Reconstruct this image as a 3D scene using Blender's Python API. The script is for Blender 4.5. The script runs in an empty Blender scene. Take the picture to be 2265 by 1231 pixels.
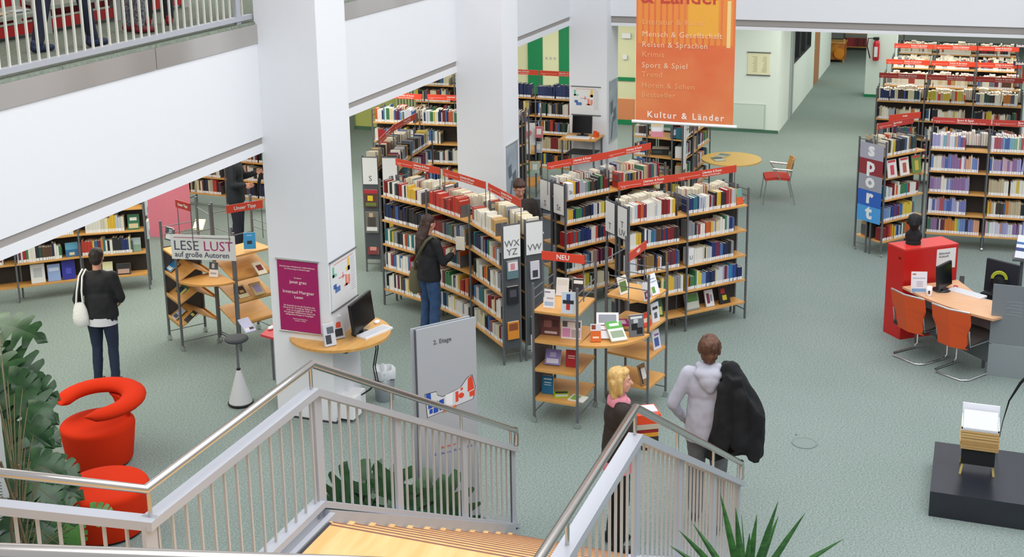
import bpy, bmesh, math, random
from mathutils import Vector, Matrix
random.seed(11)
R = random.Random(5)
C = bpy.context.scene.collection
PI = math.pi

# ---------------------------------------------------------------- camera, light, exposure
F_PX, YAW, PITCH, ROLL = 2831.2, 1.217, .2409, -.0151
EYE = Vector((0, 0, 6.0))
_f = Vector((math.sin(YAW)*math.cos(PITCH), math.cos(YAW)*math.cos(PITCH), -math.sin(PITCH)))
_r = Vector((math.cos(YAW), -math.sin(YAW), 0))
_u = _r.cross(_f)
RR = _r*math.cos(ROLL) + _u*math.sin(ROLL)
UU = -_r*math.sin(ROLL) + _u*math.cos(ROLL)
cam_data = bpy.data.cameras.new('camera')
cam_data.sensor_fit = 'HORIZONTAL'; cam_data.sensor_width = 36
cam_data.lens = 36*F_PX/2265
cam_data.shift_x = 0.0
cam_data.shift_y = -(615.5-381)/2265
cam_data.clip_end = 200
cam = bpy.data.objects.new('camera', cam_data); C.objects.link(cam)
m = Matrix((RR, UU, -_f)).transposed().to_4x4(); m.translation = EYE
cam.matrix_world = m
bpy.context.scene.camera = cam

def at(x, y, z=0.0):
    """point on the horizontal plane z seen at pixel (x, y) of the 2265x1231 photograph (used to survey positions)"""
    d = _f + RR*((x-1132.5)/F_PX) - UU*((y-381)/F_PX)
    t = (z-6.0)/d.z
    return EYE + d*t

sc = bpy.context.scene
sc.view_settings.view_transform = 'Standard'; sc.view_settings.look = 'None'
sc.view_settings.gamma = 1; sc.view_settings.use_curve_mapping = False
sc.view_settings.exposure = 0.0
world = bpy.data.worlds.new('world'); sc.world = world; world.use_nodes = True
world.node_tree.nodes['Background'].inputs[0].default_value = (0.93, 0.95, 1.0, 1)
world.node_tree.nodes['Background'].inputs[1].default_value = 0.66

def area(name, loc, size, power, color=(1, 1, 1), rot=(0, 0, 0)):
    l = bpy.data.lights.new(name, 'AREA'); l.shape = 'RECTANGLE'
    l.size, l.size_y = size; l.energy = power; l.color = color
    o = bpy.data.objects.new(name, l); o.location = loc; o.rotation_euler = rot; C.objects.link(o)
    return o
# lamps of the atrium (high above the void) and the lamp rows in the ceilings of the storeys below
area('atrium_lamps', (9.5, 0.0, 9.6), (20, 10), 1650, (0.98, 0.99, 1.0))
for x0 in (9, 14.3, 19.7):
    area('ceiling_lamps', (x0, 10.2, 2.98), (3.6, 3.4), 150, (1.0, 0.97, 0.88))
area('ceiling_lamps', (16.0, 15.2, 2.98), (12, 3), 330, (1.0, 0.97, 0.90))
area('ceiling_lamps', (26.2, 0.8, 2.98), (3.2, 6.5), 230, (1.0, 0.98, 0.90))
area('ceiling_lamps', (25.2, 8.6, 2.98), (3.2, 4.5), 150, (1.0, 0.98, 0.92))
area('ceiling_lamps', (34, 0.0, 2.98), (8, 6.5), 330, (0.97, 1.0, 0.93))
area('ceiling_lamps', (10.5, 9.3, 7.2), (8, 2.5), 110, (1.0, 0.97, 0.9))

# ---------------------------------------------------------------- materials
def lin(c):
    if isinstance(c, str):
        c = tuple(int(c[i:i+2], 16)/255 for i in (0, 2, 4))
    return tuple((v/12.92 if v <= .04045 else ((v+.055)/1.055)**2.4) for v in c)
MATS = {}
def mat(name, col, rough=.6, metal=0, noise=None, bump=None, emit=0, alpha=1, spec=.5, trans=0):
    if name in MATS: return MATS[name]
    mt = bpy.data.materials.new(name); mt.use_nodes = True
    nt = mt.node_tree; b = nt.nodes['Principled BSDF']
    c = lin(col)
    b.inputs['Base Color'].default_value = (*c, 1)
    b.inputs['Roughness'].default_value = rough; b.inputs['Metallic'].default_value = metal
    b.inputs['Specular IOR Level'].default_value = spec
    if trans: b.inputs['Transmission Weight'].default_value = trans
    if alpha < 1: b.inputs['Alpha'].default_value = alpha
    if emit:
        b.inputs['Emission Color'].default_value = (*c, 1); b.inputs['Emission Strength'].default_value = emit
    if noise or bump:
        tc = nt.nodes.new('ShaderNodeTexCoord')
    if noise:  # (scale vector or float, second colour, detail)
        sc_, c2, det = noise
        mp = nt.nodes.new('ShaderNodeMapping')
        mp.inputs['Scale'].default_value = sc_ if isinstance(sc_, tuple) else (sc_,)*3
        nz = nt.nodes.new('ShaderNodeTexNoise'); nz.inputs['Detail'].default_value = det; nz.inputs['Scale'].default_value = 1
        rp = nt.nodes.new('ShaderNodeValToRGB')
        rp.color_ramp.elements[0].position = .35; rp.color_ramp.elements[1].position = .65
        rp.color_ramp.elements[0].color = (*c, 1); rp.color_ramp.elements[1].color = (*lin(c2), 1)
        L = nt.links.new
        L(tc.outputs['Object'], mp.inputs[0]); L(mp.outputs[0], nz.inputs[0]); L(nz.outputs[0], rp.inputs[0]); L(rp.outputs[0], b.inputs['Base Color'])
    if bump:
        nb = nt.nodes.new('ShaderNodeTexNoise'); nb.inputs['Scale'].default_value = bump[0]; nb.inputs['Detail'].default_value = 3
        bp = nt.nodes.new('ShaderNodeBump'); bp.inputs['Strength'].default_value = bump[1]; bp.inputs['Distance'].default_value = .01
        nt.links.new(tc.outputs['Object'], nb.inputs[0]); nt.links.new(nb.outputs[0], bp.inputs['Height']); nt.links.new(bp.outputs[0], b.inputs['Normal'])
    MATS[name] = mt
    return mt

def carpet():
    mt = mat('carpet', '7E8F88', .95, spec=.1)
    nt = mt.node_tree; b = nt.nodes['Principled BSDF']; L = nt.links.new
    tc = nt.nodes.new('ShaderNodeTexCoord')
    n1 = nt.nodes.new('ShaderNodeTexNoise'); n1.inputs['Scale'].default_value = 55; n1.inputs['Detail'].default_value = 5; n1.inputs['Roughness'].default_value = .75
    r1 = nt.nodes.new('ShaderNodeValToRGB')
    e = r1.color_ramp.elements
    e[0].position = .33; e[0].color = (*lin('63706B'), 1)
    e[1].position = .66; e[1].color = (*lin('9DA5A1'), 1)
    k = e.new(.48); k.color = (*lin('818E89'), 1)
    n2 = nt.nodes.new('ShaderNodeTexNoise'); n2.inputs['Scale'].default_value = .8; n2.inputs['Detail'].default_value = 2
    mx = nt.nodes.new('ShaderNodeMix'); mx.data_type = 'RGBA'; mx.blend_type = 'MULTIPLY'; mx.inputs[0].default_value = .35
    r2 = nt.nodes.new('ShaderNodeValToRGB'); r2.color_ramp.elements[0].position = .3; r2.color_ramp.elements[0].color = (.72, .82, .78, 1); r2.color_ramp.elements[1].position = .7
    L(tc.outputs['Object'], n1.inputs[0]); L(tc.outputs['Object'], n2.inputs[0]); L(n1.outputs[0], r1.inputs[0]); L(n2.outputs[0], r2.inputs[0])
    L(r1.outputs[0], mx.inputs['A']); L(r2.outputs[0], mx.inputs['B']); L(mx.outputs['Result'], b.inputs['Base Color'])
    bp = nt.nodes.new('ShaderNodeBump'); bp.inputs['Strength'].default_value = .25; bp.inputs['Distance'].default_value = .004
    L(n1.outputs[0], bp.inputs['Height']); L(bp.outputs[0], b.inputs['Normal'])
    return mt
CARPET = carpet()
WHITE = mat('white_plaster', 'E9EBEF', .85, bump=(90, .06), spec=.2)
GREYP = mat('grey_plaster', 'B9B7B4', .85)
WALLW = mat('white_wall', 'E4EDE6', .8)
YELLOWW = mat('pale_yellow_wall', 'DEDDB6', .8)
LIME = mat('lime_wall', 'CDD279', .8)
GREENP = mat('green_paint', '12824F', .5)
ORANGEW = mat('orange_wall', 'D98A5C', .8)
BRUSHED = mat('brushed_steel_sheet', 'ACA8A3', .33, .45, noise=((1.1, .2, .2), 'C2BFBC', 1))
STEEL = mat('stainless_steel', 'C9C4BE', .22, 1)
SILVER = mat('silver_lacquer', 'B9BCC4', .45, .25)
BALUS = mat('baluster_lacquer', 'BDBCBA', .5, .2)
RACKG = mat('rack_grey_steel', '74767A', .45, .5)
PANELG = mat('perforated_grey_panel', '5E6166', .6, .3, noise=(260, '4A4D52', 1))
BACKP = mat('rack_back_mesh', '3B3733', .8, noise=(180, '2A2622', 1))
BEECH = mat('beech_wood', 'D9A45E', .45, noise=((3, 3, 40), 'CF9650', 4))
BEECHL = mat('beech_stair_wood', 'E6BE82', .35, noise=((2, 14, 14), 'DCAE6C', 4))
BEECHP = mat('pale_beech_desk', 'D9AD86', .4, noise=((14, 3, 14), 'D2A27A', 4))
NOSE = mat('stair_nosing', '8A5A48', .6)
REDS = mat('red_sign', 'D2432B', .5)
REDS2 = mat('bright_red_sign', 'E2472C', .5)
SIGNW = mat('sign_white', 'E6E7E6', .55)
TXTG = mat('sign_lettering_grey', '5F6266', .7)
TXTW = mat('sign_lettering_white', 'F6E9E2', .6)
CHROME = mat('chrome', 'D6D6D6', .15, 1)
BLACKP = mat('black_plastic', '17181B', .4)
BLACKM = mat('black_matte', '121316', .8)
DARKG = mat('dark_grey', '33353A', .5)
WHITEP = mat('white_plastic', 'EDEDEF', .35)
REDF = mat('red_felt', 'C62E0E', .9, bump=(260, .15), spec=.15)
REDL = mat('red_lacquer', 'C51F1C', .35)
REDTAB = mat('red_tabletop', 'C8303A', .35)
PINKW = mat('pink_pillar', 'E98496', .7)
PAGES = mat('book_pages', 'EDE6D3', .85)
LABELW = mat('spine_label', 'E9EBEC', .7)
LEAF = mat('monstera_leaf', '2A5228', .36, noise=(9, '1A3A1E', 3))
LEAF2 = mat('bright_leaf', '4C7D35', .4, noise=(9, '3B6A2C', 3))
STEM = mat('plant_stem', '5A5233', .7)
YUCCA = mat('yucca_leaf', '3F7434', .4, noise=((4, 4, 30), '2C5A2A', 2))
MAGENTA = mat('magenta_poster', 'A51A63', .5)
ORANGE = mat('orange_plastic', 'D9521A', .5)
ORANGEB = mat('orange_banner', 'DA6C40', .7, noise=(1.7, 'E08550', 3))
YTAB = mat('yellow_round_table', 'E0B65E', .4)
GREYBOARD = mat('aluminium_board', 'B3B8BE', .45, .1)
SKIN = mat('skin', 'C98F78', .55)
POT = mat('terracotta_pot', '8C5A3C', .8)

def attr_mat(name, obj=True, rough=.5):
    mt = bpy.data.materials.new(name); mt.use_nodes = True; nt = mt.node_tree; b = nt.nodes['Principled BSDF']
    b.inputs['Roughness'].default_value = rough
    if obj:
        n = nt.nodes.new('ShaderNodeObjectInfo'); nt.links.new(n.outputs['Color'], b.inputs['Base Color'])
    else:
        n = nt.nodes.new('ShaderNodeAttribute'); n.attribute_name = 'Col'; nt.links.new(n.outputs['Color'], b.inputs['Base Color'])
    return mt
COVER = attr_mat('book_cover_own_colour', True)
COVERV = attr_mat('book_cover_colours', False)

def colmat(hexc, rough=.55):
    return mat('paint_'+hexc.lower(), hexc, rough)

# ---------------------------------------------------------------- mesh helpers
class MB:
    def __init__(s): s.v = []; s.f = []; s.m = []; s.smooth = []
    def add(s, vs, fs, mi=0, sm=False):
        o = len(s.v); s.v += [tuple(p) for p in vs]
        for f in fs: s.f.append(tuple(o+i for i in f)); s.m.append(mi); s.smooth.append(sm)
        return s
    def box(s, x0, y0, z0, x1, y1, z1, mi=0):
        x0, x1 = min(x0, x1), max(x0, x1); y0, y1 = min(y0, y1), max(y0, y1); z0, z1 = min(z0, z1), max(z0, z1)
        vs = [(x0,y0,z0),(x1,y0,z0),(x1,y1,z0),(x0,y1,z0),(x0,y0,z1),(x1,y0,z1),(x1,y1,z1),(x0,y1,z1)]
        return s.add(vs, [(0,3,2,1),(4,5,6,7),(0,1,5,4),(1,2,6,5),(2,3,7,6),(3,0,4,7)], mi)
    def fbox(s, o, a, b, c, mi=0):
        """box from corner o along three edge vectors"""
        o, a, b, c = Vector(o), Vector(a), Vector(b), Vector(c)
        if a.cross(b).dot(c) < 0: a, b = b, a
        vs = [o, o+a, o+a+b, o+b, o+c, o+a+c, o+a+b+c, o+b+c]
        return s.add(vs, [(0,3,2,1),(4,5,6,7),(0,1,5,4),(1,2,6,5),(2,3,7,6),(3,0,4,7)], mi)
    def prism(s, poly, z0, z1, mi=0, mtop=None):
        A = sum(poly[i][0]*poly[(i+1)%len(poly)][1]-poly[(i+1)%len(poly)][0]*poly[i][1] for i in range(len(poly)))
        if A < 0: poly = poly[::-1]
        n = len(poly)
        vs = [(p[0], p[1], z0) for p in poly]+[(p[0], p[1], z1) for p in poly]
        s.add(vs, [tuple(range(n))[::-1]]+[(i, (i+1)%n, n+(i+1)%n, n+i) for i in range(n)], mi)
        return s.add([(p[0], p[1], z1) for p in poly], [tuple(range(n))], mi if mtop is None else mtop)
    def rings(s, rings, mi=0, closed=False, cap=True, sm=True):
        n = len(rings[0]); vs = [p for r in rings for p in r]; fs = []
        k = len(rings)
        for i in range(k if closed else k-1):
            a, b = i*n, ((i+1)%k)*n
            for j in range(n): fs.append((a+j, a+(j+1)%n, b+(j+1)%n, b+j))
        s.add(vs, fs, mi, sm)
        if cap and not closed:
            s.add(rings[0], [tuple(range(n))[::-1]], mi); s.add(rings[-1], [tuple(range(n))], mi)
        return s
    def tube(s, path, r, n=8, mi=0, closed=False, flat=1.0):
        P = [Vector(p) for p in path]; k = len(P); rs = r if isinstance(r, (list, tuple)) else [r]*k
        up = Vector((0, 0, 1)); out = []; prev = None
        for i in range(k):
            a = P[(i-1)%k] if (closed or i > 0) else P[i]; b = P[(i+1)%k] if (closed or i < k-1) else P[i]
            t = (b-a).normalized()
            if prev is None:
                u = t.cross(up)
                if u.length < .05: u = t.cross(Vector((1, 0, 0)))
            else:
                u = prev - t*prev.dot(t)
            u.normalize(); prev = u; w = t.cross(u)
            cc = 1.0
            if 0 < i < k-1 or closed:
                t1 = (P[i]-P[(i-1)%k]).normalized(); t2 = (P[(i+1)%k]-P[i]).normalized()
                c_ = max(.3, math.sqrt(max(0, (1+t1.dot(t2))/2))); cc = 1/c_ if c_ > .6 else 1.2
            out.append([P[i]+(u*math.cos(2*PI*j/n)+w*flat*math.sin(2*PI*j/n))*rs[i] for j in range(n)])
        return s.rings(out, mi, closed)
    def cyl(s, p0, p1, r0, r1=None, n=12, mi=0):
        r1 = r0 if r1 is None else r1
        return s.tube([p0, p1], [r0, r1], n, mi)
    def lathe(s, c, prof, n=24, mi=0, sx=1, sy=1):
        return s.rings([[(c[0]+r*sx*math.cos(2*PI*j/n), c[1]+r*sy*math.sin(2*PI*j/n), c[2]+z) for j in range(n)] for r, z in prof], mi)
    def ell(s, c, rx, ry, rz, n=12, mi=0, M=None):
        rg = []
        for i in range(1, n//2):
            a = PI*i/(n//2)
            rg.append([(rx*math.sin(a)*math.cos(2*PI*j/n), ry*math.sin(a)*math.sin(2*PI*j/n), -rz*math.cos(a)) for j in range(n)])
        rg = [[(rx*.02*math.cos(2*PI*j/n), ry*.02*math.sin(2*PI*j/n), -rz) for j in range(n)]]+rg+[[(rx*.02*math.cos(2*PI*j/n), ry*.02*math.sin(2*PI*j/n), rz) for j in range(n)]]
        cv = Vector(c)
        if M is None: rg = [[Vector(p)+cv for p in r] for r in rg]
        else: rg = [[M@Vector(p)+cv for p in r] for r in rg]
        return s.rings(rg, mi)
    def cap(s, p0, r0, p1, r1, n=12, mi=0):
        """tapered capsule"""
        p0, p1 = Vector(p0), Vector(p1); d = (p1-p0); L = d.length
        if L < 1e-6: return s.ell(p0, r0, r0, r0, n, mi)
        t = d/L; path = []; rs = []
        for a in (80, 55, 28, 0): path.append(p0-t*r0*math.sin(math.radians(a))); rs.append(r0*math.cos(math.radians(a)))
        for a in (0, 28, 55, 80): path.append(p1+t*r1*math.sin(math.radians(a))); rs.append(r1*math.cos(math.radians(a)))
        return s.tube(path, rs, n, mi)
    def build(s, name, mats, parent=None, world=True, smooth=None):
        me = bpy.data.meshes.new(name)
        vs = s.v
        if parent is not None and world:
            M = root_matrix(parent).inverted(); vs = [tuple(M@Vector(p)) for p in vs]
        me.from_pydata(vs, [], s.f); 
        if not isinstance(mats, (list, tuple)): mats = [mats]
        for mt in mats: me.materials.append(mt)
        me.polygons.foreach_set('material_index', s.m)
        me.polygons.foreach_set('use_smooth', s.smooth if smooth is None else [smooth]*len(s.f))
        me.update()
        o = bpy.data.objects.new(name, me); C.objects.link(o)
        if parent is not None: o.parent = parent
        return o

def root_matrix(o):
    M = o.matrix_basis.copy()
    while o.parent: o = o.parent; M = o.matrix_basis @ M
    return M
def tag(o, label=None, cat=None, group=None, kind=None):
    if label: o['label'] = label
    if cat: o['category'] = cat
    if group: o['group'] = group
    if kind: o['kind'] = kind
    return o
def empty(name, loc, label, cat, group=None, rz=0):
    o = bpy.data.objects.new(name, None); C.objects.link(o); o.empty_display_size = .1
    o.location = loc; o.rotation_euler = (0, 0, rz)
    o.matrix_basis = Matrix.Translation(loc) @ Matrix.Rotation(rz, 4, 'Z')
    return tag(o, label, cat, group)
def single(mb, name, mats, label, cat, group=None, smooth=None):
    """a thing that is one mesh; origin moved to its base"""
    xs = [p[0] for p in mb.v]; ys = [p[1] for p in mb.v]; z = min(p[2] for p in mb.v)
    c = Vector(((min(xs)+max(xs))/2, (min(ys)+max(ys))/2, z))
    mb.v = [(p[0]-c.x, p[1]-c.y, p[2]-c.z) for p in mb.v]
    o = mb.build(name, mats, smooth=smooth); o.location = c; o.matrix_basis = Matrix.Translation(c)
    return tag(o, label, cat, group)
def struct(mb, name, mats, parent=None):
    o = mb.build(name, mats, parent)
    if parent is None: o['kind'] = 'structure'
    return o

TMP = bpy.data.scenes.new('workbench')    # small second scene so that evaluating a mesh stays cheap
def evaluated(o):
    TMP.collection.objects.link(o)
    vl = TMP.view_layers[0]; vl.update()
    with bpy.context.temp_override(scene=TMP, view_layer=vl): dg = bpy.context.evaluated_depsgraph_get()
    me = bpy.data.meshes.new_from_object(o.evaluated_get(dg))
    bpy.data.objects.remove(o)
    return me
TXT = {}
def text(parent, s, size, org, right, up, m_, name='lettering', align='LEFT', sx=1.0, bold=0.0, lift=.002, spacing=1.0):
    """flat lettering as a mesh; org is the anchor on the baseline in world space"""
    right = Vector(right).normalized(); up = Vector(up); up = (up-right*up.dot(right)).normalized(); nrm = right.cross(up)
    cu = bpy.data.curves.new('t', 'FONT'); cu.body = s; cu.size = size; cu.align_x = align; cu.extrude = .0006; cu.offset = bold
    cu.space_line = 1.0; cu.resolution_u = 2; cu.space_character = spacing
    me = evaluated(bpy.data.objects.new('t', cu)); bpy.data.curves.remove(cu)
    M = Matrix((right*sx, up, nrm)).transposed().to_4x4(); M.translation = Vector(org)+nrm*lift
    me.transform(root_matrix(parent).inverted() @ M)
    me.materials.clear(); me.materials.append(m_)
    me.name = name
    o = bpy.data.objects.new(name, me); C.objects.link(o); o.parent = parent
    return o
def V2(p): return Vector((p[0], p[1], 0))
Z = Vector((0, 0, 1))

# ================================================================ THE SETTING
mb = MB(); mb.box(-3, -14, -.25, 44, 24, 0); struct(mb, 'floor', CARPET)
BY = 7.06   # face of the left edge beam
# left edge beam: face, recessed joint, lower lip, steel strip
mb = MB()
mb.box(-3, BY, 3.17, 44, BY+.45, 4.17)
mb.box(-3, BY+.004, 3.005, 44, BY+.40, 3.098)
struct(mb, 'wall_left', WHITE)
mb = MB(); mb.box(-3, BY+.012, 3.095, 44, BY+.42, 3.175); struct(mb, 'trim_1', mat('joint_shade_grey', 'A09B97', .8))  # shade of the recess put into the grey of this shallow strip
mb = MB()
x = -3
while x < 43:
    mb.box(x, BY-.015, 4.17, x+3.18, BY+.02, 4.365); x += 3.19
struct(mb, 'trim_2', BRUSHED)
mb = MB(); mb.box(-3, 7.4, 3.02, 22.9, 24, 4.37); mb.box(-3, BY+.02, 4.17, 22.9, 7.5, 4.36)
struct(mb, 'ceiling', mat('ceiling_white', 'E2E2DE', .9))
up_floor = MB(); up_floor.box(-3, 7.22, 4.36, 22.6, 24, 4.38); struct(up_floor, 'floor', mat('upper_carpet', '5F6A5E', .95, noise=(40, '7A8272', 4)))
# kerb tiles along the upper edge, joints between them
kerb = MB(); x = -3.0
parent_kerb = empty('floor', (0, BY, 4.365), None, None); parent_kerb['kind'] = 'structure'
while x < 22:
    w = 1.28
    t = MB(); t.box(x, BY+.005, 4.366, x+w-.012, 7.21, 4.388); t.build('tile', mat('kerb_tile', '8A9688', .9, noise=(30, '767F70', 3)), parent_kerb); x += w
# rear edge beam
BX = 22.55
mb = MB(); mb.box(BX, -14, 3.17, BX+.45, 6.7, 7.5); mb.box(BX+.03, -14, 2.99, BX+.4, 6.7, 3.055); struct(mb, 'wall_back', WHITE)
mb = MB(); mb.box(BX+.03, -14, 3.05, BX+.42, 6.7, 3.175); struct(mb, 'trim_3', MATS['joint_shade_grey'])  # rear recess, its shade likewise given by the grey colour
mb = MB(); mb.box(BX+.3, -14, 3.02, 44, 24, 3.4); struct(mb, 'ceiling', MATS['ceiling_white'])
mb = MB(); mb.box(22.55, BY, 4.36, 23.0, 24, 7.5); struct(mb, 'wall_upper', WHITE)
# columns
for i, (cx0, cx1) in enumerate(((11.52, 12.16), (16.88, 17.54), (22.3, 23.05))):
    mb = MB(); mb.box(cx0, 6.36, 0, cx1, BY+.02, 7.5)
    o = struct(mb, 'column', WHITE)
mb = MB(); mb.box(22.3, -1.45, 0, 23.0, -.77, 7.5); struct(mb, 'column', WHITE)
mb = MB(); mb.box(33.0, 1.95, 0, 33.65, 2.66, 3.1); struct(mb, 'column', WALLW)
mb = MB(); mb.box(32.985, 1.935, 0, 33.665, 2.675, .07); struct(mb, 'baseboard_column', GREENP)
mb = MB(); mb.box(17.02, 12.33, 0, 17.7, 13.0, 3.1); struct(mb, 'column', PINKW)
mb = MB(); mb.box(11.5, 6.34, 0, 12.18, 7.06, .015); struct(mb, 'baseboard_column', DARKG)
# rooms at the back: white block with corridor wall
mb = MB(); mb.box(27.95, 4.30, 0, 28.25, 7.3, 3.05); struct(mb, 'wall_rear', WALLW)
mb = MB(); mb.box(27.93, 4.05, 0, 27.95, 7.3, .07); struct(mb, 'baseboard_rear', mat('green_skirting', '46705A', .7))
wr = MB()
def wall_seg(x0, x1, z0=0, z1=3.05): wr.box(x0, 4.07, z0, x1, 4.3, z1)
wall_seg(27.95, 29.6); wall_seg(29.95, 30.05); wall_seg(30.05, 33.3, 0, 1.2); wall_seg(30.05, 33.3, 2.35, 3.05); wall_seg(33.3, 34.1)
wall_seg(29.6, 29.95, 2.3, 3.05); wall_seg(34.1, 35.3, 2.3, 3.05); wall_seg(35.3, 35.9); wall_seg(35.9, 37.3, 0, 1.5); wall_seg(35.9, 37.3, 2.35, 3.05); wall_seg(37.3, 38)
struct(wr, 'wall_corridor', WALLW)
mb = MB(); mb.box(29.6, 4.06, 0, 29.95, 4.2, 2.3); mb.box(29.58, 4.03, 0, 29.64, 4.1, 2.32); mb.box(29.92, 4.03, 0, 29.98, 4.1, 2.32); struct(mb, 'door_1', mat('grey_door', 'AEB6B4', .6))
d2 = struct((lambda q: (q.box(34.1, 4.08, 0, 35.3, 4.2, 2.3), q)[1])(MB()), 'door_2', mat('brown_door', 'B07A52', .5))
mb = MB(); mb.box(34.18, 4.04, 1.0, 34.3, 4.09, 1.03); mb.build('door_handle', CHROME, d2)
GLASSD = mat('dark_window_glass', '3C4648', .1, spec=.8)
for i, (a, b) in enumerate(((30.1, 31.05), (31.2, 32.1), (32.25, 33.2))):
    w = MB(); w.box(a, 4.14, 1.2, b, 4.16, 2.35); win = struct(w, 'window_%d' % (i+1), GLASSD)
    fr = MB()
    for q in ((a-.05, 1.2, a+.02, 2.35), (b-.02, 1.2, b+.05, 2.35)): fr.box(q[0], 4.06, q[1], q[2], 4.14, q[3])
    fr.box(a, 4.06, 1.2, b, 4.14, 1.25); fr.build('window_frame', DARKG, win)
w = MB(); w.box(36.0, 4.14, 1.5, 37.2, 4.16, 2.35); win = struct(w, 'window_4', GLASSD)
fr = MB(); fr.box(35.95, 4.06, 1.5, 36.05, 4.14, 2.35); fr.box(37.15, 4.06, 1.5, 37.25, 4.14, 2.35); fr.box(36, 4.06, 1.5, 37.2, 4.14, 1.55); fr.build('window_frame', DARKG, win)
# pale yellow wall with green door frames and orange dado
mb = MB(); mb.box(28.0, 7.3, 0, 28.25, 12.0, 3.05); struct(mb, 'wall_yellow', YELLOWW)
mb = MB(); mb.box(27.97, 7.3, .12, 28.0, 8.9, .60); struct(mb, 'trim_4', ORANGEW)
mb = MB(); mb.box(27.96, 7.3, 0, 28.0, 9.0, .12); mb.box(27.97, 7.3, 1.02, 28.0, 8.9, 1.1); struct(mb, 'trim_5', GREENP)
mb = MB()
mb.box(27.93, 9.52, 0, 28.0, 9.88, 2.6); mb.box(27.93, 8.88, 0, 28.0, 9.12, 2.6); mb.box(27.93, 8.88, 2.32, 28.0, 9.88, 2.9)
d = struct(mb, 'door_3', GREENP)
mb = MB(); mb.box(27.95, 9.12, 0, 27.99, 9.52, 2.32)
mb.build('door_panel', YELLOWW, d)
for k in range(3):
    mb = MB(); mb.box(27.94, 9.2+k*.1, 1.45, 27.952, 9.25+k*.1, 1.5); mb.build('sign_plate', GREYP, d)
mb = MB(); mb.box(25.8, 11.2, 0, 26.0, 24, 3.05); struct(mb, 'wall_lime', LIME)
mb = MB()
for k in range(14): mb.box(25.72, 11.25+k*.075, .3, 25.8, 11.29+k*.075, 2.9)
o = struct(mb, 'trim_6', mat('ribbed_panel', 'C9D3A2', .6))
mb = MB(); mb.box(25.78, 12.3, 0, 25.8, 24, .08); struct(mb, 'baseboard_lime', mat('green_skirting2', '5C7C60', .7))
mb = MB(); mb.box(25.7, 13.35, 0, 25.8, 14.2, 2.1); struct(mb, 'door_4', mat('grey_green_door', '7B8A7E', .6))
mb = MB(); mb.box(43.6, -14, 0, 44, 24, 3.05); mb.box(-3, 23.7, 0, 44, 24, 7.5); struct(mb, 'wall_far', mat('far_wall', 'C8CCC6', .8))
mb = MB(); mb.box(12.53, 1.36, 0, 12.71, 1.54, .006)
fo = MB(); fo.lathe((12.62, 1.44, .002), [(.13, 0), (.13, .006), (.118, .007), (.118, .004)], 28)
fo.lathe((12.80, 1.55, .002), [(.012, 0), (.012, .008)], 8)
single(fo, 'floor_outlet', mat('outlet_ring', '7C8984', .7), 'faint round cover let into the carpet, open floor right of hooded man', 'floor outlet')

# ================================================================ STAIRCASE
LW = 1.98   # landing level
st = empty('staircase', (6.45, 2.7, 0), 'beech stair with landing and silver lacquered stringers in the foreground', 'staircase')
mb = MB(); mb.box(2.0, 1.72, LW-.05, 6.42, 3.62, LW); mb.box(2.0, 3.62, LW-.05, 4.72, 5.6, LW); mb.build('landing_floor', BEECHL, st)
mb = MB(); mb.box(2.0, 1.62, LW-.32, 6.45, 3.80, LW-.055); mb.box(2.0, 3.80, LW-.32, 4.70, 5.65, LW-.055); mb.build('landing_slab', SILVER, st)
mb = MB(); mb.box(4.72, 3.625, LW-.05, 6.5, 3.665, LW+.015); mb.box(4.72, 3.70, LW-.05, 6.5, 3.80, LW-.02); mb.build('edge_channel', SILVER, st)
mb = MB(); mb.box(4.72, 3.60, LW, 6.4, 3.62, LW+.004); mb.build('edge_channel', DARKG, st)
N = 12; rise = LW/N; go = .292
for i in range(N-1):
    z = LW-(i+1)*rise; x0 = 6.42+i*go
    mb = MB(); mb.box(x0-.03, 1.74, z-.04, x0+go, 3.60, z)
    mb.box(x0+go-.045, 1.74, z, x0+go-.030, 3.60, z+.0015, 1); mb.box(x0+go-.012, 1.74, z, x0+go, 3.60, z+.0015, 1)
    mb.box(x0-.03, 3.60, z-.04, x0+go, 3.64, z+.012, 2)
    mb.build('tread', [BEECHL, NOSE, BEECHL], st)
    mb = MB(); mb.box(x0-.03, 1.74, z, x0-.012, 3.60, z+rise-.04); mb.build('riser', BEECHL, st)
mb = MB(); mb.box(6.375, 1.74, LW, 6.39, 3.60, LW+.0015); mb.box(6.408, 1.74, LW, 6.42, 3.60, LW+.0015); mb.build('nosing', NOSE, st)
XE = 6.42+N*go-.05
for yy in (3.66, 1.69):
    mb = MB()
    a0, a1 = Vector((6.42, yy, LW-.05)), Vector((XE, yy, .01))
    for da, db in ((-.28, .03),):
        vs = []
        for y_ in (yy, yy+.05):
            vs += [(6.42, y_, LW-.33), (6.5, y_, LW+.03), (XE, y_, .12), (XE, y_, 0), (XE-.42, y_, 0)]
        mb.add(vs, [(0, 1, 2, 3, 4), (9, 8, 7, 6, 5), (0, 5, 6, 1), (1, 6, 7, 2), (2, 7, 8, 3), (3, 8, 9, 4), (4, 9, 5, 0)])
    mb.build('stringer', SILVER, st)

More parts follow.
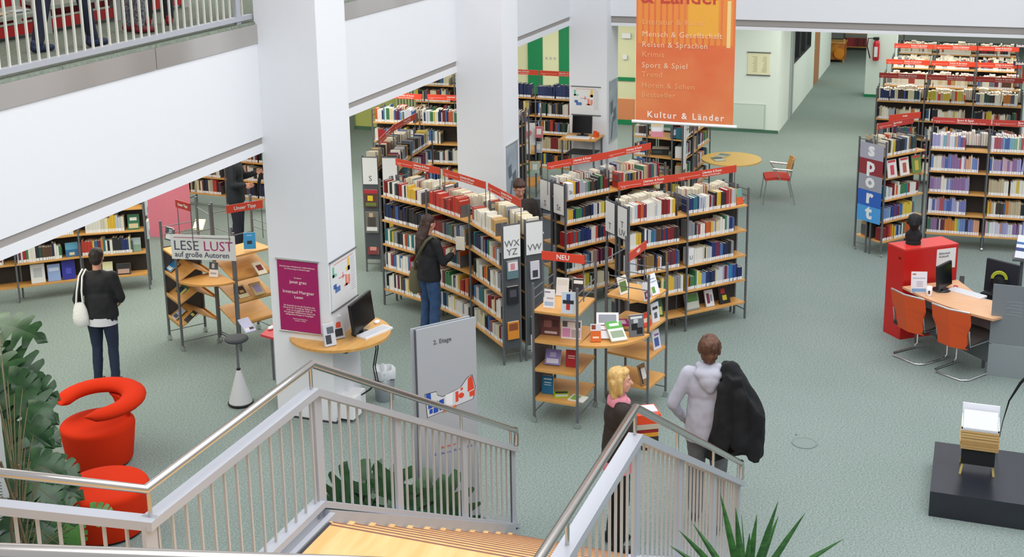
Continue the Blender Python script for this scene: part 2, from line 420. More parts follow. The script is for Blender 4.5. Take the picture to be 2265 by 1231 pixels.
def railing(label, Y, x_start, corner_left=False, bay=False):
    g = empty('stair_railing', (6.5, Y, 0), label, 'railing', 'railings of the foreground stair')
    xa, xe = 6.47, 10.0
    zT = lambda x, z: z if x <= xa else z-(x-xa)*(2.02/(xe-xa))
    hr = [(xe+.07, Y, .80), (xe+.085, Y, .90), (xe+.06, Y, .965), (xe-.02, Y, 1.0)] + [(xa, Y, 3.0)]
    pts = [(x_start, Y, 3.0)]
    if corner_left: pts = [(4.55, 5.6, 3.0), (4.70, Y+.78, 3.0), (x_start, Y, 3.0)]
    mb = MB(); mb.tube(hr+pts[::-1], .0245, 12); mb.build('handrail', STEEL, g)
    W = .042
    def bar(zc, hh, w=W, nm='top_rail'):
        mb = MB()
        P = ([(x_start, zc)] if True else [])+[(xa, zc), (xe+.03, zT(xe+.03, zc))]
        for i in range(len(P)-1):
            (x0, z0), (x1, z1) = P[i], P[i+1]
            vs = [(x0, Y-w, z0-hh), (x0, Y+w, z0-hh), (x0, Y+w, z0+hh), (x0, Y-w, z0+hh), (x1, Y-w, z1-hh), (x1, Y+w, z1-hh), (x1, Y+w, z1+hh), (x1, Y-w, z1+hh)]
            mb.add(vs, [(0, 3, 2, 1), (4, 5, 6, 7), (0, 1, 5, 4), (1, 2, 6, 5), (2, 3, 7, 6), (3, 0, 4, 7)])
        if corner_left:
            p0, p1 = Vector((x_start, Y-w, zc)), Vector((4.53, 5.6, zc)); dd = (p1-p0).normalized(); nn = Vector((dd.y, -dd.x, 0))
            mb.fbox(p0-nn*w*0.9-Vector((0, 0, hh)), dd*(p1-p0).length, nn*w*1.8, (0, 0, 2*hh))
        mb.build(nm, SILVER, g)
    bar(2.82, .025); bar(2.06, .022, nm='bottom_rail')
    # square balusters
    x = x_start+.07
    posts = (6.50, 7.62, 8.84, 9.97)
    me = None
    def bal(x, y, z0, z1):
        nonlocal me
        if me is None:
            q = MB(); q.box(-.007, -.007, 0, .007, .007, 1.0)
            me = q.build('baluster', BALUS, g, world=False); o = me
        else:
            o = bpy.data.objects.new('baluster', me.data); C.objects.link(o); o.parent = g
        L = root_matrix(g).inverted() @ Vector((x, y, z0)); o.location = L; o.scale = (1, 1, z1-z0)
    while x < xe-.03:
        if min(abs(x-p) for p in posts) > .035: bal(x, Y, zT(x, 2.06)+.01, zT(x, 2.82)-.01)
        x += .121
    for px in posts:
        mb = MB(); z1 = zT(px, 2.82); zb = max(0.0, zT(px, 2.0)-.16)
        mb.box(px-.012, Y-.045, zb, px+.012, Y+.045, z1) if False else mb.box(px-.045, Y-.012, zb, px+.045, Y+.012, z1)
        mb.build('post', SILVER, g)
        mb = MB(); mb.box(px-.07, Y-.04, zb, px+.07, Y+.04, zb+.015); mb.build('base_plate', SILVER, g)
    brk = [6.45, 7.55, 8.8, 9.93]+([x_start+.02] if corner_left else [5.2])
    for bx in brk:
        mb = MB(); mb.cyl((bx, Y, zT(bx, 2.83)), (bx, Y, zT(bx, 2.99)), .011); mb.build('bracket', STEEL, g)
    if corner_left:
        mb = MB(); mb.box(x_start-.045, Y-.012, LW-.2, x_start+.045, Y+.012, 2.82); mb.build('post', SILVER, g)
        k = 0
        for k in range(1, 14):
            f = k*.125; yy = Y+f; bal(x_start-f*.12, yy, 2.07, 2.81)
    else:
        for px in (5.2, 4.0):
            mb = MB(); mb.box(px-.045, Y-.012, LW-.2, px+.045, Y+.012, 2.82); mb.build('post', SILVER, g)
    return g
railing('left hand stair railing with steel handrail turning left at the landing corner', 3.72, 4.78, True)
railing('right hand stair railing with steel handrail rising to a peak before the blonde woman', 1.67, 3.2)
# handrail of the flight above, crossing the lower left corner
nh = empty('handrail', (3.1, 2.9, LW), 'near steel handrail crossing the bottom left edge of the photo', 'handrail')
mb = MB(); a, b = at(0, 1219, 3.80), at(640, 1243, 3.80); dd = (b-a)
mb.tube([a-dd*1.2, a, b, b+dd*.35, b+dd*.36+Vector((0, 0, -.1))], .029, 14); mb.build('handrail_tube', STEEL, nh)
for t in (-.9, .3, 1.2):
    p = a+dd*t
    mb = MB(); mb.box(p.x-.02, p.y-.02, LW, p.x+.02, p.y+.02, 3.79); mb.build('post', SILVER, nh)

# railing of the upper storey
ur = empty('gallery_railing', (5, 7.18, 4.38), 'white barred gallery railing on the upper floor edge', 'railing')
mb = MB(); mb.box(-3, 7.10, 4.42, 11.56, 7.17, 4.465); mb.build('bottom_rail', SILVER, ur)
mb = MB(); mb.box(-3, 7.10, 5.25, 11.56, 7.17, 5.30); mb.build('top_rail', SILVER, ur)
mb = MB(); mb.tube([(-3, 7.13, 5.42), (11.52, 7.13, 5.42)], .024, 10); mb.build('handrail', STEEL, ur)
x = 3.9; me = None
while x < 11.5:
    if me is None:
        q = MB(); q.box(-.0085, -.0085, 0, .0085, .0085, .8); me = q.build('baluster', mat('baluster_cream', 'D2D1C6', .5), ur, world=False); o = me
    else:
        o = bpy.data.objects.new('baluster', me.data); C.objects.link(o); o.parent = ur
    o.location = root_matrix(ur).inverted() @ Vector((x, 7.135, 4.455)); x += .1135
for px in (2.0, 6.0, 11.3):
    mb = MB(); mb.box(px-.04, 7.12, 4.365, px+.04, 7.15, 5.42); mb.build('post', SILVER, ur)

# ================================================================ BOOKS
PAL_W = ['E4E1D8']*6+['1D2B4F', '24346B', '7C1E22', 'A6262A', '2A2A2E', '17181C', 'C9C2AF', 'D8CFAE', '2F6F7A', '3E7A4E', '6B2A4A', 'D9B13A', '8C8F94', 'C65A2B', '4A6FA5', '5A4030', '22272E', 'B9BEC6']
PAL_R = ['B5302B', 'C8452F', '9B1F20', 'A92A28', 'C23A33', 'D0402E', '7A1C1E', 'B33A2A', '8A8C90']
PAL_M = ['2B3350', '40352F', 'B7A98A', 'D8CFAE', '7B2327', '2E4E46', '23252B', '8A6A3A', 'B83A2C', '4C5A6B', 'C7B23A', '1C1E24', 'D9D6CC', '5E2E3E', '3C6C50', 'C77A35', 'A8ADB5', '2F5E8C']
PAL_B = ['2C4890', '3F68AC', '6A8CBE', 'D9DCE2', 'C9CDD6', '2B8AB0', '1F2E5A', 'E3E2DA', '8FA8C8', '7C1E22', '3E7A4E', 'D8C24A']
PAL_P = ['C3C0D4', 'A09CC4', '7478AC', 'D8D6DE', '6A82B8', 'C0A0B0', 'CF9A78', '4A62A0', 'CFD1D8', '8A6A98', 'DAD6C8', '7AA8B4', 'A8525C', '84A68C', 'B8BCD2', '8E9CC4', 'D6D6DC', '9C86AC']
PAL_C = ['E9E3CF']*4+['D9C9A0', 'E2DCC8', 'C9A46A', 'B24A3A', 'E6DFD0', '7A7F86', 'DDD3B4']
PAL_D = ['23252B', '1C2B57', '22305E', '17181C', '2B2F3C', '3A2A28', '2E4E46', '7B2327', 'D8CFAE', '3E5FA8']
CNAMES = {'1D2B4F': 'navy', '24346B': 'navy'}
def cname(h):
    r, g, b = (int(h[i:i+2], 16)/255 for i in (0, 2, 4)); mx, mn = max(r, g, b), min(r, g, b); L = (mx+mn)/2; s = mx-mn
    if s < .11: return 'white' if L > .8 else 'light grey' if L > .6 else 'grey' if L > .3 else 'black'
    if L > .72 and s < .3: return 'cream' if r >= b else 'pale blue'
    hue = ((g-b)/s % 6 if mx == r else (b-r)/s+2 if mx == g else (r-g)/s+4)*60
    base = 'red' if hue < 14 or hue >= 340 else 'orange' if hue < 33 else 'yellow' if hue < 68 else 'green' if hue < 165 else 'teal' if hue < 198 else 'blue' if hue < 248 else 'purple' if hue < 300 else 'plum'
    if base == 'orange' and L < .45: base = 'brown'
    if base == 'blue' and L < .24: return 'navy'
    if base == 'yellow' and L < .5: return 'olive'
    return ('dark ' if L < .27 else 'pale ' if L > .72 else '')+base
BOOKS = []     # every spine-out book: placed, later built singly or as part of the far mass
ORD = ['', 'second ', 'third ', 'fourth ', 'fifth ', 'sixth ', 'seventh ', 'eighth ', 'ninth ', 'tenth ', 'eleventh ', 'twelfth ', 'thirteenth ', 'fourteenth ', 'fifteenth ', 'sixteenth ', 'seventeenth ', 'eighteenth ', 'nineteenth ', 'twentieth '] + ['twenty-%s ' % w for w in ('first', 'second', 'third', 'fourth', 'fifth', 'sixth', 'seventh', 'eighth', 'ninth')]

def book_parts(w, h, d):
    """boxes (material, corner, size) of one book: spine at y=0 facing -y, pages to +y. materials: 0 cover 1 pages 2 label"""
    t = .0025
    return [(0, (0, 0, 0), (w, t, h)), (0, (0, t, 0), (t, d-t, h)), (0, (w-t, t, 0), (t, d-t, h)),
            (1, (t, t, .003), (w-2*t, d-2*t-.003, h-.008)), (2, (w*.05, -.0008, .004), (w*.90, .001, .042))]
BM = {}
def book_mesh(w, h, d):
    k = (round(w/.004), round(h/.012), round(d/.02))
    if k not in BM:
        w, h, d = k[0]*.004, k[1]*.012, k[2]*.02
        mb = MB()
        for mi, o, s_ in book_parts(w, h, d): mb.box(o[0], o[1], o[2], o[0]+s_[0], o[1]+s_[1], o[2]+s_[2], mi)
        me = bpy.data.meshes.new('book'); me.from_pydata(mb.v, [], mb.f)
        for m_ in (COVER, PAGES, LABELW): me.materials.append(m_)
        me.polygons.foreach_set('material_index', mb.m); me.update(); BM[k] = me
    return BM[k], k

def shelf_of_books(rack, p0, dvec, nvec, z, L, pal, start=.02, end=.92, hmean=.205, tag_=None, runs=True):
    s = start*L; e = end*L; k = 0; hh = hmean; c = R.choice(pal); dd = .15
    while s < e:
        if R.random() < .35: hh = hmean+R.uniform(-.03, .035)
        if not runs or R.random() < .62: c = R.choice(pal)
        if R.random() < .3: dd = R.uniform(.13, .18)
        w = R.choice((.016, .02, .024, .028, .028, .032, .036, .04, .044))
        h = max(.15, hh+R.uniform(-.008, .008))
        if s+w > e: break
        tilt = 0
        if R.random() < .02 and s+w+.05 < e: tilt = R.uniform(.06, .14)
        p = p0+dvec*s+nvec*(.02+R.uniform(0, .012)); p.z = z
        BOOKS.append(dict(p=p, d=dvec, n=nvec, w=w, h=h, dp=dd, c=c, tilt=tilt, key=tag_, rack=rack))
        s += w+.0012+(h*math.sin(tilt) if tilt else 0)
        if R.random() < .015: s += .03
    return s

SIGN_TXT = ('Literatur & Kunst', 'Romane & Erzählungen')
def header_sign(root, a, b, z0=1.95, z1=2.045, txt=SIGN_TXT, m_=None, num='K 13', rod_z=1.6, tm=TXTW, posts=True, ts=.043):
    """red board hung between two rods above a bookcase; a and b are its ends seen left to right"""
    a, b = V2(a), V2(b); d = (b-a); L = d.length; d.normalize(); n = Vector((-d.y, d.x, 0))
    q = MB(); q.fbox(a+Z*z0-n*.004, d*L, n*.008, Z*(z1-z0)); brd = q.build('header_sign', m_ or REDS, root)
    if posts:
        for p in (a+d*.015, b-d*.015):
            q = MB(); q.cyl(p+n*.012+Z*rod_z, p+n*.012+Z*(z1), .006, n=6); q.build('sign_rod', RACKG, root)
    h = z1-z0
    if txt[0] and len(txt) > 1 and not txt[1]: text(brd, txt[0], ts, a+d*(L*.5)+Z*(z0+h*.5-ts*.33)-n*.004, d, Z, tm, bold=.0014, align='CENTER')
    elif txt[0]: text(brd, txt[0], ts, a+d*(L*.42)+Z*(z0+h*.50)-n*.004, d, Z, tm, bold=.0008)
    if len(txt) > 1 and txt[1]: text(brd, txt[1], ts*.72, a+d*(L*.42)+Z*(z0+h*.14)-n*.004, d, Z, tm)
    if num: text(brd, num, ts*.6, a+d*(L*.06)+Z*(z0+h*.14)-n*.004, d, Z, tm)
    if txt[0] and num:
        q = MB(); q.fbox(a+d*.02+Z*(z0+h*.40)-n*.0052, d*(L*.36), n*.001, Z*.003); q.build('rule_line', tm, brd)
    return brd

def rack(label, pts, levels=(.24, .55, .89, 1.23, 1.57), depth=.24, top=1.8, pal=PAL_W, pals=None, endL=None, endR=None, signs=None, wheels=False,
         tall=(.02, .93), skip=(), key=None, hmean=.205, group=None, back=True, fill={}, solid_end=False, bookends=True):
    P = [V2(p) for p in pts]; nb = len(P)-1
    base = P[0].lerp(P[-1], .5)
    g = empty('bookcase', (base.x, base.y, 0), label, 'bookcase', group)
    D = [(P[i+1]-P[i]).normalized() for i in range(nb)]
    NN = [Vector((-d.y, d.x, 0)) for d in D]
    for i in range(nb):
        d, n, L = D[i], NN[i], (P[i+1]-P[i]).length
        q0, q1 = P[i]+d*.012, P[i+1]-d*.012
        for li, z in enumerate(levels):
            mb = MB(); mb.prism([(q0.x, q0.y), (q1.x, q1.y), ((q1+n*depth).x, (q1+n*depth).y), ((q0+n*depth).x, (q0+n*depth).y)], z-.022, z)
            mb.build('shelf', BEECH, g)
            if (i, li) in skip: continue
            a, b = fill.get((i, li), (tall[0]+.02*R.random(), tall[1]+R.uniform(-.1, .03)))
            pl = pals.get((i, li), pal) if pals else pal
            LL = (q1-q0).length
            se = shelf_of_books(g, q0.copy(), d, n, z, LL, pl, a, b, hmean=hmean, tag_=(key, i, li) if key else None)
            if bookends and se < LL-.05:
                mb = MB(); pe = q0+d*(se+.004)+n*.03+Z*(z); mb.fbox(pe, d*.004, n*.15, Z*.16); mb.build('bookend', RACKG, g)
        if back:
            mb = MB(); a_ = q0+n*(depth-.012)+Z*levels[0]; mb.fbox(a_, q1-q0, n*.006, Z*(levels[-1]-levels[0]+.03)); mb.build('back_panel', BACKP, g)
    for i in range(nb+1):
        n = NN[min(i, nb-1)] if i in (0, nb) else (NN[i-1]+NN[i]).normalized()
        d = D[min(i, nb-1)]
        mb = MB(); o = P[i]
        mb.fbox(o-d*.011-n*.006, d*.022, n*.022, Z*top); mb.fbox(o-d*.011+n*(depth-.02), d*.022, n*.022, Z*top)
        mb.fbox(o-d*.007, d*.014, n*depth, Z*.02) if False else None
        for zz in (.12, top-.04, top-.12): mb.fbox(o-d*.004+Z*zz, d*.008, n*depth, Z*.012)
        up = mb.build('upright', RACKG, g)
        if wheels:
            mb = MB()
            mb.cyl(o-d*.012+n*.01+Z*.028, o+d*.012+n*.01+Z*.028, .028, n=12)
            mb.build('castor', CHROME, g)
    for which, spec in (('L', endL), ('R', endR)):
        if not spec: continue
        i = 0 if which == 'L' else nb
        n = NN[0] if which == 'L' else NN[-1]; d = D[0] if which == 'L' else D[-1]
        o = P[i]+d*(-.016 if which == 'L' else .012)
        mb = MB()
        if solid_end: mb.fbox(o+n*.012+Z*.2, d*.005, n*(depth-.03), Z*(top-.24))
        else: mb.fbox(o+n*.012+Z*1.34, d*.005, n*(depth-.03), Z*(top-1.38))
        pn = mb.build('end_panel', PANELG, g)
        out = -d if which == 'L' else d
        # sign plate facing out; viewer's right
        rt = Z.cross(out)  # right direction when looking along -out
        ctr = P[i]+n*(depth/2)+out*.024
        w = depth*.92
        mb = MB(); mb.fbox(ctr-rt*w/2+Z*1.36, rt*w, out*.003, Z*.40); pl = mb.build('sign_plate', SIGNW, pn)
        lines = spec.split('\n')
        for k, s_ in enumerate(lines):
            text(pl, s_, .115, ctr+Z*(1.50-.105*(k-len(lines)+2) if len(lines) > 1 else 1.41)+out*.003, rt, Z, TXTG, align='CENTER')
    if signs:
        for (a, b, kw) in signs: header_sign(g, a, b, **kw)
    return g

def off(pts, k, r=0):
    """offset a polyline by k along its inward normals"""
    P = [V2(p) for p in pts]; out = []
    for i in range(len(P)):
        d = (P[min(i+1, len(P)-1)]-P[max(i-1, 0)]).normalized(); out.append(tuple((P[i]+Vector((-d.y, d.x, 0))*k).xy))
    return out[::-1] if r else out

A = [(15.17, 7.52), (14.82, 6.68), (14.31, 5.87), (13.64, 5.18)]
hsA = off(A, .27)
def shrink(a, b, m0=.06, m1=.06):
    a, b = V2(a), V2(b); d = (b-a).normalized(); return (a+d*m0), (b-d*m1)
signsA = [(*shrink(hsA[i], hsA[i+1], .04, .03), dict(num=nm)) for i, nm in ((0, 'K 12'), (1, 'K 12'), (2, 'K 12'))]
rack('grey double bookcase front run signed WX YZ, nearest left hand row', A, solid_end=True, endR='WX\nYZ', signs=signsA, key='WX',
     pals={(1, 4): PAL_R, (0, 4): PAL_W, (1, 3): PAL_M, (0, 3): PAL_D, (2, 4): PAL_C+PAL_W}, tall=(.02, .95), fill={(1, 4): (.02, .80), (2, 4): (.02, .8), (1, 2): (.02, .75)})
rack('grey bookcase rear run signed VW, back to back with the WX YZ row', off(A, .54, 1), solid_end=True, endL='VW', key=None, pal=PAL_C)
U = [(14.80, 3.93), (15.43, 3.33), (16.15, 2.69)]
hsU = off(U, .27)
rack('grey bookcase front run signed T UV, nearest right hand row', U, endL='T\nUV', signs=[(*shrink(hsU[0], hsU[1], .0, -.01), dict(num='K 10')), (*shrink(hsU[1], hsU[2], .01, .0), dict(num='K 10'))], key='UV',
     pal=PAL_W, pals={(1, 1): PAL_B, (1, 0): PAL_M, (0, 2): PAL_B+PAL_M, (0, 3): PAL_D+PAL_W}, skip=((1, 0), (0, 0)), fill={(0, 4): (.02, .84), (1, 4): (.02, .83), (1, 3): (.02, .8), (1, 2): (.13, .84), (0, 1): (.02, .97), (1, 1): (.02, .98)})
rack('grey bookcase rear run signed T, back to back with the T UV row', off(U, .54, 1), endR='T', pal=PAL_C)
S2 = [(15.66, 5.03), (16.43, 4.50), (17.22, 4.05)]
hsS = off(S2, .27)
rack('grey bookcase signed St behind the T UV row', S2, endL='St', signs=[(*shrink(hsS[0], hsS[1], -.1, -.02), dict(num='K 11')), (*shrink(hsS[1], hsS[2], .02, .02), dict(num='K 11'))],
     pal=PAL_W+PAL_M, pals={(0, 2): PAL_R+PAL_W+PAL_D, (0, 3): PAL_B+PAL_D+PAL_W, (0, 1): PAL_W})
rack('grey bookcase rear run signed S, back to back with the St row', off(S2, .54, 1), endR='S', pal=PAL_C+PAL_W)
S1 = [(16.55, 7.89), (17.47, 8.10), (18.42, 8.16)]
hs1 = off(S1, .27)
rack('grey bookcase signed S running away from the camera, left of the second column', S1, endL='S', pal=PAL_M+PAL_W, signs=[(*shrink(hs1[0], hs1[1], 0, -.02), dict(num='K 14')), (*shrink(hs1[1], hs1[2], .02, .0), dict(num='K 14'))])
rack('grey bookcase rear run signed S, leftmost panel beside the open aisle', off(S1, .54, 1), solid_end=True, endR='S', pal=PAL_C+PAL_W)
rack('bookcase signed Lyrik facing the camera, left of the second column', [(19.68, 9.85), (19.75, 8.98), (19.83, 8.1), (19.9, 7.22)], pal=PAL_W+PAL_B, wheels=False,
     signs=[((19.95, 9.8), (19.98, 9.02), dict(num='', m_=REDS2)), ((20.0, 8.93), (20.07, 8.08), dict(txt=('Literatur & Kunst', 'Lyrik'), num='K 24', m_=REDS2))], fill={(1, 3): (.02, .45), (2, 3): (.02, .6)}, hmean=.22)
rack('bookcase rear run behind the Lyrik bookcase', [(20.42, 7.22), (20.35, 8.1), (20.27, 8.98), (20.2, 9.85)], pal=PAL_M)
rack('farthest dark bookcase at the back left, under the beam', [(23.35, 10.75), (23.4, 9.85), (23.45, 8.95)], pal=PAL_D+PAL_M, hmean=.235)
rack('bookcase with a long row of dark blue volumes between the second and third columns', [(22.62, 8.75), (22.60, 7.85), (22.56, 7.0)], pal=PAL_D+PAL_M, pals={(1, 4): ['22305E', '1C2B57', '2B3A66'], (0, 4): ['22305E', '1C2B57']}, hmean=.235,
     signs=[((22.95, 8.75), (22.93, 7.9), dict(num='', m_=REDS2)), ((22.93, 7.87), (22.9, 6.95), dict(num='K 15', txt=('Literatur & Kunst', 'Gesamtausgaben'), m_=REDS2))])
# back left bookcases below the beam
LB = [(13.42, 12.62), (13.66, 12.48), (14.24, 11.84), (14.72, 11.06)]
rack('wide bookcase with face out books below the left beam, behind the white bag woman', [(13.1, 13.15), (13.66, 12.48), (14.24, 11.84), (14.72, 11.06)], levels=(.24, .57, .90, 1.23, 1.57), pal=PAL_W+PAL_M, skip=((1, 0), (2, 0), (0, 0)), hmean=.21, fill={(2, 1): (.02, .80), (1, 1): (.02, .76), (1, 2): (.5, .96), (2, 2): (.1, .72), (2, 3): (.7, .75)})
rack('bookcase rear run behind the wide left bookcase', [(15.1, 11.3), (14.62, 12.1), (14.04, 12.75)], levels=(.24, .57, .90, 1.23, 1.57), pal=PAL_W)
rack('low bookcase far behind the pink pillar', [(18.95, 14.1), (18.92, 13.2), (18.9, 12.4), (18.86, 11.5)], pal=PAL_D+PAL_M, hmean=.24)

# right: sport section
SP = [(20.17, .61), (20.2, -.24), (20.27, -1.12)]
spk = dict(m_=mat('dark_red_sign', 'BC3A30', .5), num='D 15', txt=('Sport & Spiel', 'Freizeitsport, Ballspiele, Turnen'), ts=.045, rod_z=1.75)
rack('sport bookcase facing the camera at the right edge, bay signs above', SP, pal=PAL_P, wheels=True, skip=(), fill={(0, 4): (.02, .62), (0, 3): (.02, .87), (0, 2): (.02, .74), (0, 1): (.02, .7), (0, 0): (.02, .96), (1, 4): (.02, .6)}, hmean=.225,
     pals={(1, 1): PAL_M, (1, 2): PAL_P+PAL_M, (0, 0): PAL_M+PAL_P}, signs=[((20.3, .6), (20.33, -.24), spk), ((20.33, -.26), (20.4, -1.12), spk)])
rack('sport bookcase rear run behind the sport signs', [(20.78, -1.12), (20.72, -.24), (20.68, .61)], pal=PAL_P)
SL = [(19.42, 1.20), (20.12, .66)]
gL = rack('bookcase on castors with the large sport letters on its end', SL, pal=PAL_W+PAL_B, wheels=True, skip=((0, 3),), pals={(0, 1): PAL_B, (0, 4): PAL_C+PAL_M}, fill={(0, 4): (.02, .8)},
     signs=[((19.68, 1.36), (20.3, .88), dict(m_=MATS['dark_red_sign'], num='D 16', txt=('Sport & Spiel', 'Spiele'), ts=.035, z0=1.93, z1=2.02))])
gL2 = rack('rear run of the castor bookcase, its open end towards the aisle', off(SL, .54, 1), pal=PAL_C+PAL_M, wheels=True,
     signs=[((20.35, 1.25), (20.75, .80), dict(m_=REDS, num='', txt=('Hobby',), ts=.035, z0=1.93, z1=2.03))])
rs = dict(txt=('Reisen & Sprachen', 'Reiseführer Deutschland'), num='R 2', ts=.043)
for j, (xx, nm, mm, zz) in enumerate(((24.06, 'first', MATS['dark_red_sign'], 2.0), (25.75, 'second', REDS2, 2.0), (28.0, 'third', REDS, 2.0), (30.1, 'fourth', REDS, 2.0))):
    ys = [1.72, .88, .04, -.78]
    pts_ = [(xx, y_) for y_ in ys]
    kw = dict(rs); kw['m_'] = mm
    rack('long travel bookcase, %s row behind the sport section' % nm, pts_, pal=[PAL_C+PAL_M, PAL_C+PAL_W, PAL_C+PAL_M, PAL_M][j], hmean=.2,
         pals={(0, 4): PAL_D if j == 0 else PAL_C, (1, 4): (['C7B23A']*3+['D9D6CC', 'B8A58A', 'D33A2C'] if j == 0 else PAL_C)},
         signs=[((xx+.26, ys[i]-.01), (xx+.26, ys[i+1]+.01), kw) for i in range(3)] if j < 3 else None)
    rack('rear run of the long travel bookcase, %s row' % nm, [(xx+.53, y_) for y_ in ys[::-1]], pal=PAL_C+PAL_M)
for (x_, y_, z_) in ((28.4, -.95, 2.02), (25.9, -.9, 2.03)):
    q = MB(); q.box(x_, y_-.9, z_, x_+.01, y_+.28, z_+.08); q.cyl((x_+.02, y_-.8, 0), (x_+.02, y_-.8, z_), .01); q.cyl((x_+.02, y_+.2, 0), (x_+.02, y_+.2, z_), .01)
    o = empty('hanging_sign', (x_, y_, 0), 'dark blue Städte sign, %s of the pair at the upper right edge' % ('upper' if x_ > 27 else 'lower'), 'sign')
    b = q.build('sign_board', mat('navy_sign', '2A3350', .5), o); text(b, 'Städte San', .075, (x_, y_+.24, z_+.015), (0, -1, 0), Z, TXTW, bold=.002)
# row under the orange banner
rack('bookcase under the orange banner, its shelves running away to the right', [(21.25, 4.66), (22.1, 4.62), (22.95, 4.56)], pal=PAL_M+PAL_W)
gB = rack('dark bookcase with boxed games and two face out brochures under the banner', [(21.38, 5.62), (21.35, 5.36), (21.23, 4.70)], pal=PAL_M, skip=((1, 3), (1, 2), (1, 1), (1, 4)), top=1.5, levels=(.24, .55, .89, 1.23), depth=.5)

# little signs standing between the books
def shelf_card(letter, p, d, h, w, label):
    n = Vector((-d.y, d.x, 0)); q = MB(); q.fbox(p, d*w, n*.12, Z*h)
    o = single(q, 'letter_card', SIGNW, label, 'shelf sign'); text(o, letter, .075, p+d*w/2+Z*h*.35-n*.001, d, Z, TXTG, align='CENTER')
dU = (V2(U[2])-V2(U[1])).normalized(); shelf_card('U', V2(U[1])+dU*.03+Z*.89+Vector((-dU.y, dU.x, 0))*.01, dU, .22, .085, 'white letter card U between books on the middle shelf')
dS = (V2(S2[1])-V2(S2[0])).normalized(); shelf_card('St', V2(S2[0])+dS*.03+Z*1.57-Vector((-dS.y, dS.x, 0))*.02, dS, .22, .085, 'white letter card St at the left end of a top shelf')

# ---- build the books: the 300 that show largest singly, the rest as one mass
groups = {}
for b in BOOKS:
    if b['key']: groups.setdefault(b['key'], []).append(b)
ks = sorted(groups, key=lambda k: (sum(((b['p']-EYE).length for b in groups[k]))/len(groups[k])))
chosen = []; cnt = 0
for k in ks:
    take = groups[k]
    if cnt+len(take) > 300: take = take[:300-cnt]
    chosen.append((k, take)); cnt += len(take)
    for b in take: b['one'] = True
    if cnt >= 300: break
SHN = ['bottom', 'fourth', 'middle', 'second', 'top']
for k, lst in chosen:
    seen = {}
    baynm = {('WX', 0): 'left', ('WX', 1): 'middle', ('WX', 2): 'right', ('UV', 0): 'left', ('UV', 1): 'right'}[(k[0], k[1])]
    for b in lst:
        cn = cname(b['c']); i = seen.get(cn, 0); seen[cn] = i+1
        me, kk = book_mesh(b['w'], b['h'], b['dp'])
        o = bpy.data.objects.new('book', me); C.objects.link(o)
        M = Matrix((b['d'], b['n'], Z)).transposed().to_4x4(); M.translation = b['p']
        M = M @ Matrix.Rotation(b['tilt'], 4, 'Y')
        o.matrix_basis = M @ Matrix.Diagonal((b['w']/(kk[0]*.004), 1, b['h']/(kk[1]*.012), 1))
        o.color = (*lin(b['c']), 1)
        tag(o, '%s%s book from left, %s shelf, %s bay of the %s bookcase' % (ORD[i] if i else 'first ', cn, SHN[k[2]], baynm, 'WX YZ' if k[0] == 'WX' else 'T UV'), 'book', 'books on the %s bookcase' % ('WX YZ' if k[0] == 'WX' else 'T UV'))
rest = MB(); cols = []
for b in BOOKS:
    if b.get('one'): continue
    d, n = b['d'], b['n']
    ct, st_ = math.cos(b['tilt']), math.sin(b['tilt'])
    dx = d*ct-Z*st_; dz = Z*ct+d*st_
    for mi, o, s_ in book_parts(b['w'], b['h'], b['dp']):
        org = b['p']+dx*o[0]+n*o[1]+dz*o[2]
        if b['tilt']: org = org+Z*(b['w']*st_)
        rest.fbox(org, dx*s_[0], n*s_[1], dz*s_[2], mi); cols += [b['c']]*6
o = rest.build('book', [COVERV, PAGES, LABELW])
ca = o.data.color_attributes.new('Col', 'FLOAT_COLOR', 'CORNER')
cc = {c: (*lin(c), 1.0) for c in set(cols)}
arr = []
for c in cols: arr.extend(cc[c]*4)
ca.data.foreach_set('color', arr)
tag(o, 'rows of books with white spine labels filling the farther bookcase shelves', 'books', 'books on the farther bookcases', kind='stuff')
#__PART2__
# ================================================================ FURNITURE AND DISPLAYS
def face_book(p, out, w, h, t, tilt, cover, acc, label, name='book', cat='book', group=None, flat=False, spin=0.0):
    """book or leaflet shown face out; p bottom centre of its front, out = direction it faces; acc = rectangles (x0,z0,x1,z1,colour) in 0..1"""
    out = V2(out).normalized(); a = math.atan2(out.x, -out.y)+spin
    cols_ = []
    for r_ in acc:
        if r_[4] not in cols_: cols_.append(r_[4])
    q = MB(); q.box(-w/2, 0, 0, w/2, t, h, 0); q.box(-w/2+.003, .002, h-.003, w/2-.001, t-.002, h+.0006, 1); q.box(w/2-.002, .002, .003, w/2+.0006, t-.002, h-.003, 1)
    for i, (x0, z0, x1, z1, c) in enumerate(acc): q.box(-w/2+x0*w, -.0008-.0004*i, z0*h, -w/2+x1*w, .001, z1*h, 2+cols_.index(c))
    T = -tilt if not flat else -(PI/2-.02)
    M = Matrix.Rotation(T, 4, 'X')
    q.v = [tuple(M@Vector(v)) for v in q.v]
    zmin = min(v[2] for v in q.v); q.v = [(v[0], v[1], v[2]-zmin) for v in q.v]
    o = q.build(name, [colmat(cover), PAGES]+[colmat(c) for c in cols_])
    o.matrix_basis = Matrix.Translation(p) @ Matrix.Rotation(a, 4, 'Z')
    tag(o, label, cat, group); return o
def pic(c1, c2, c3='E8E6E0'): return [(.12, .72, .88, .86, c3), (.2, .2, .8, .6, c1), (.35, .3, .62, .5, c2)]

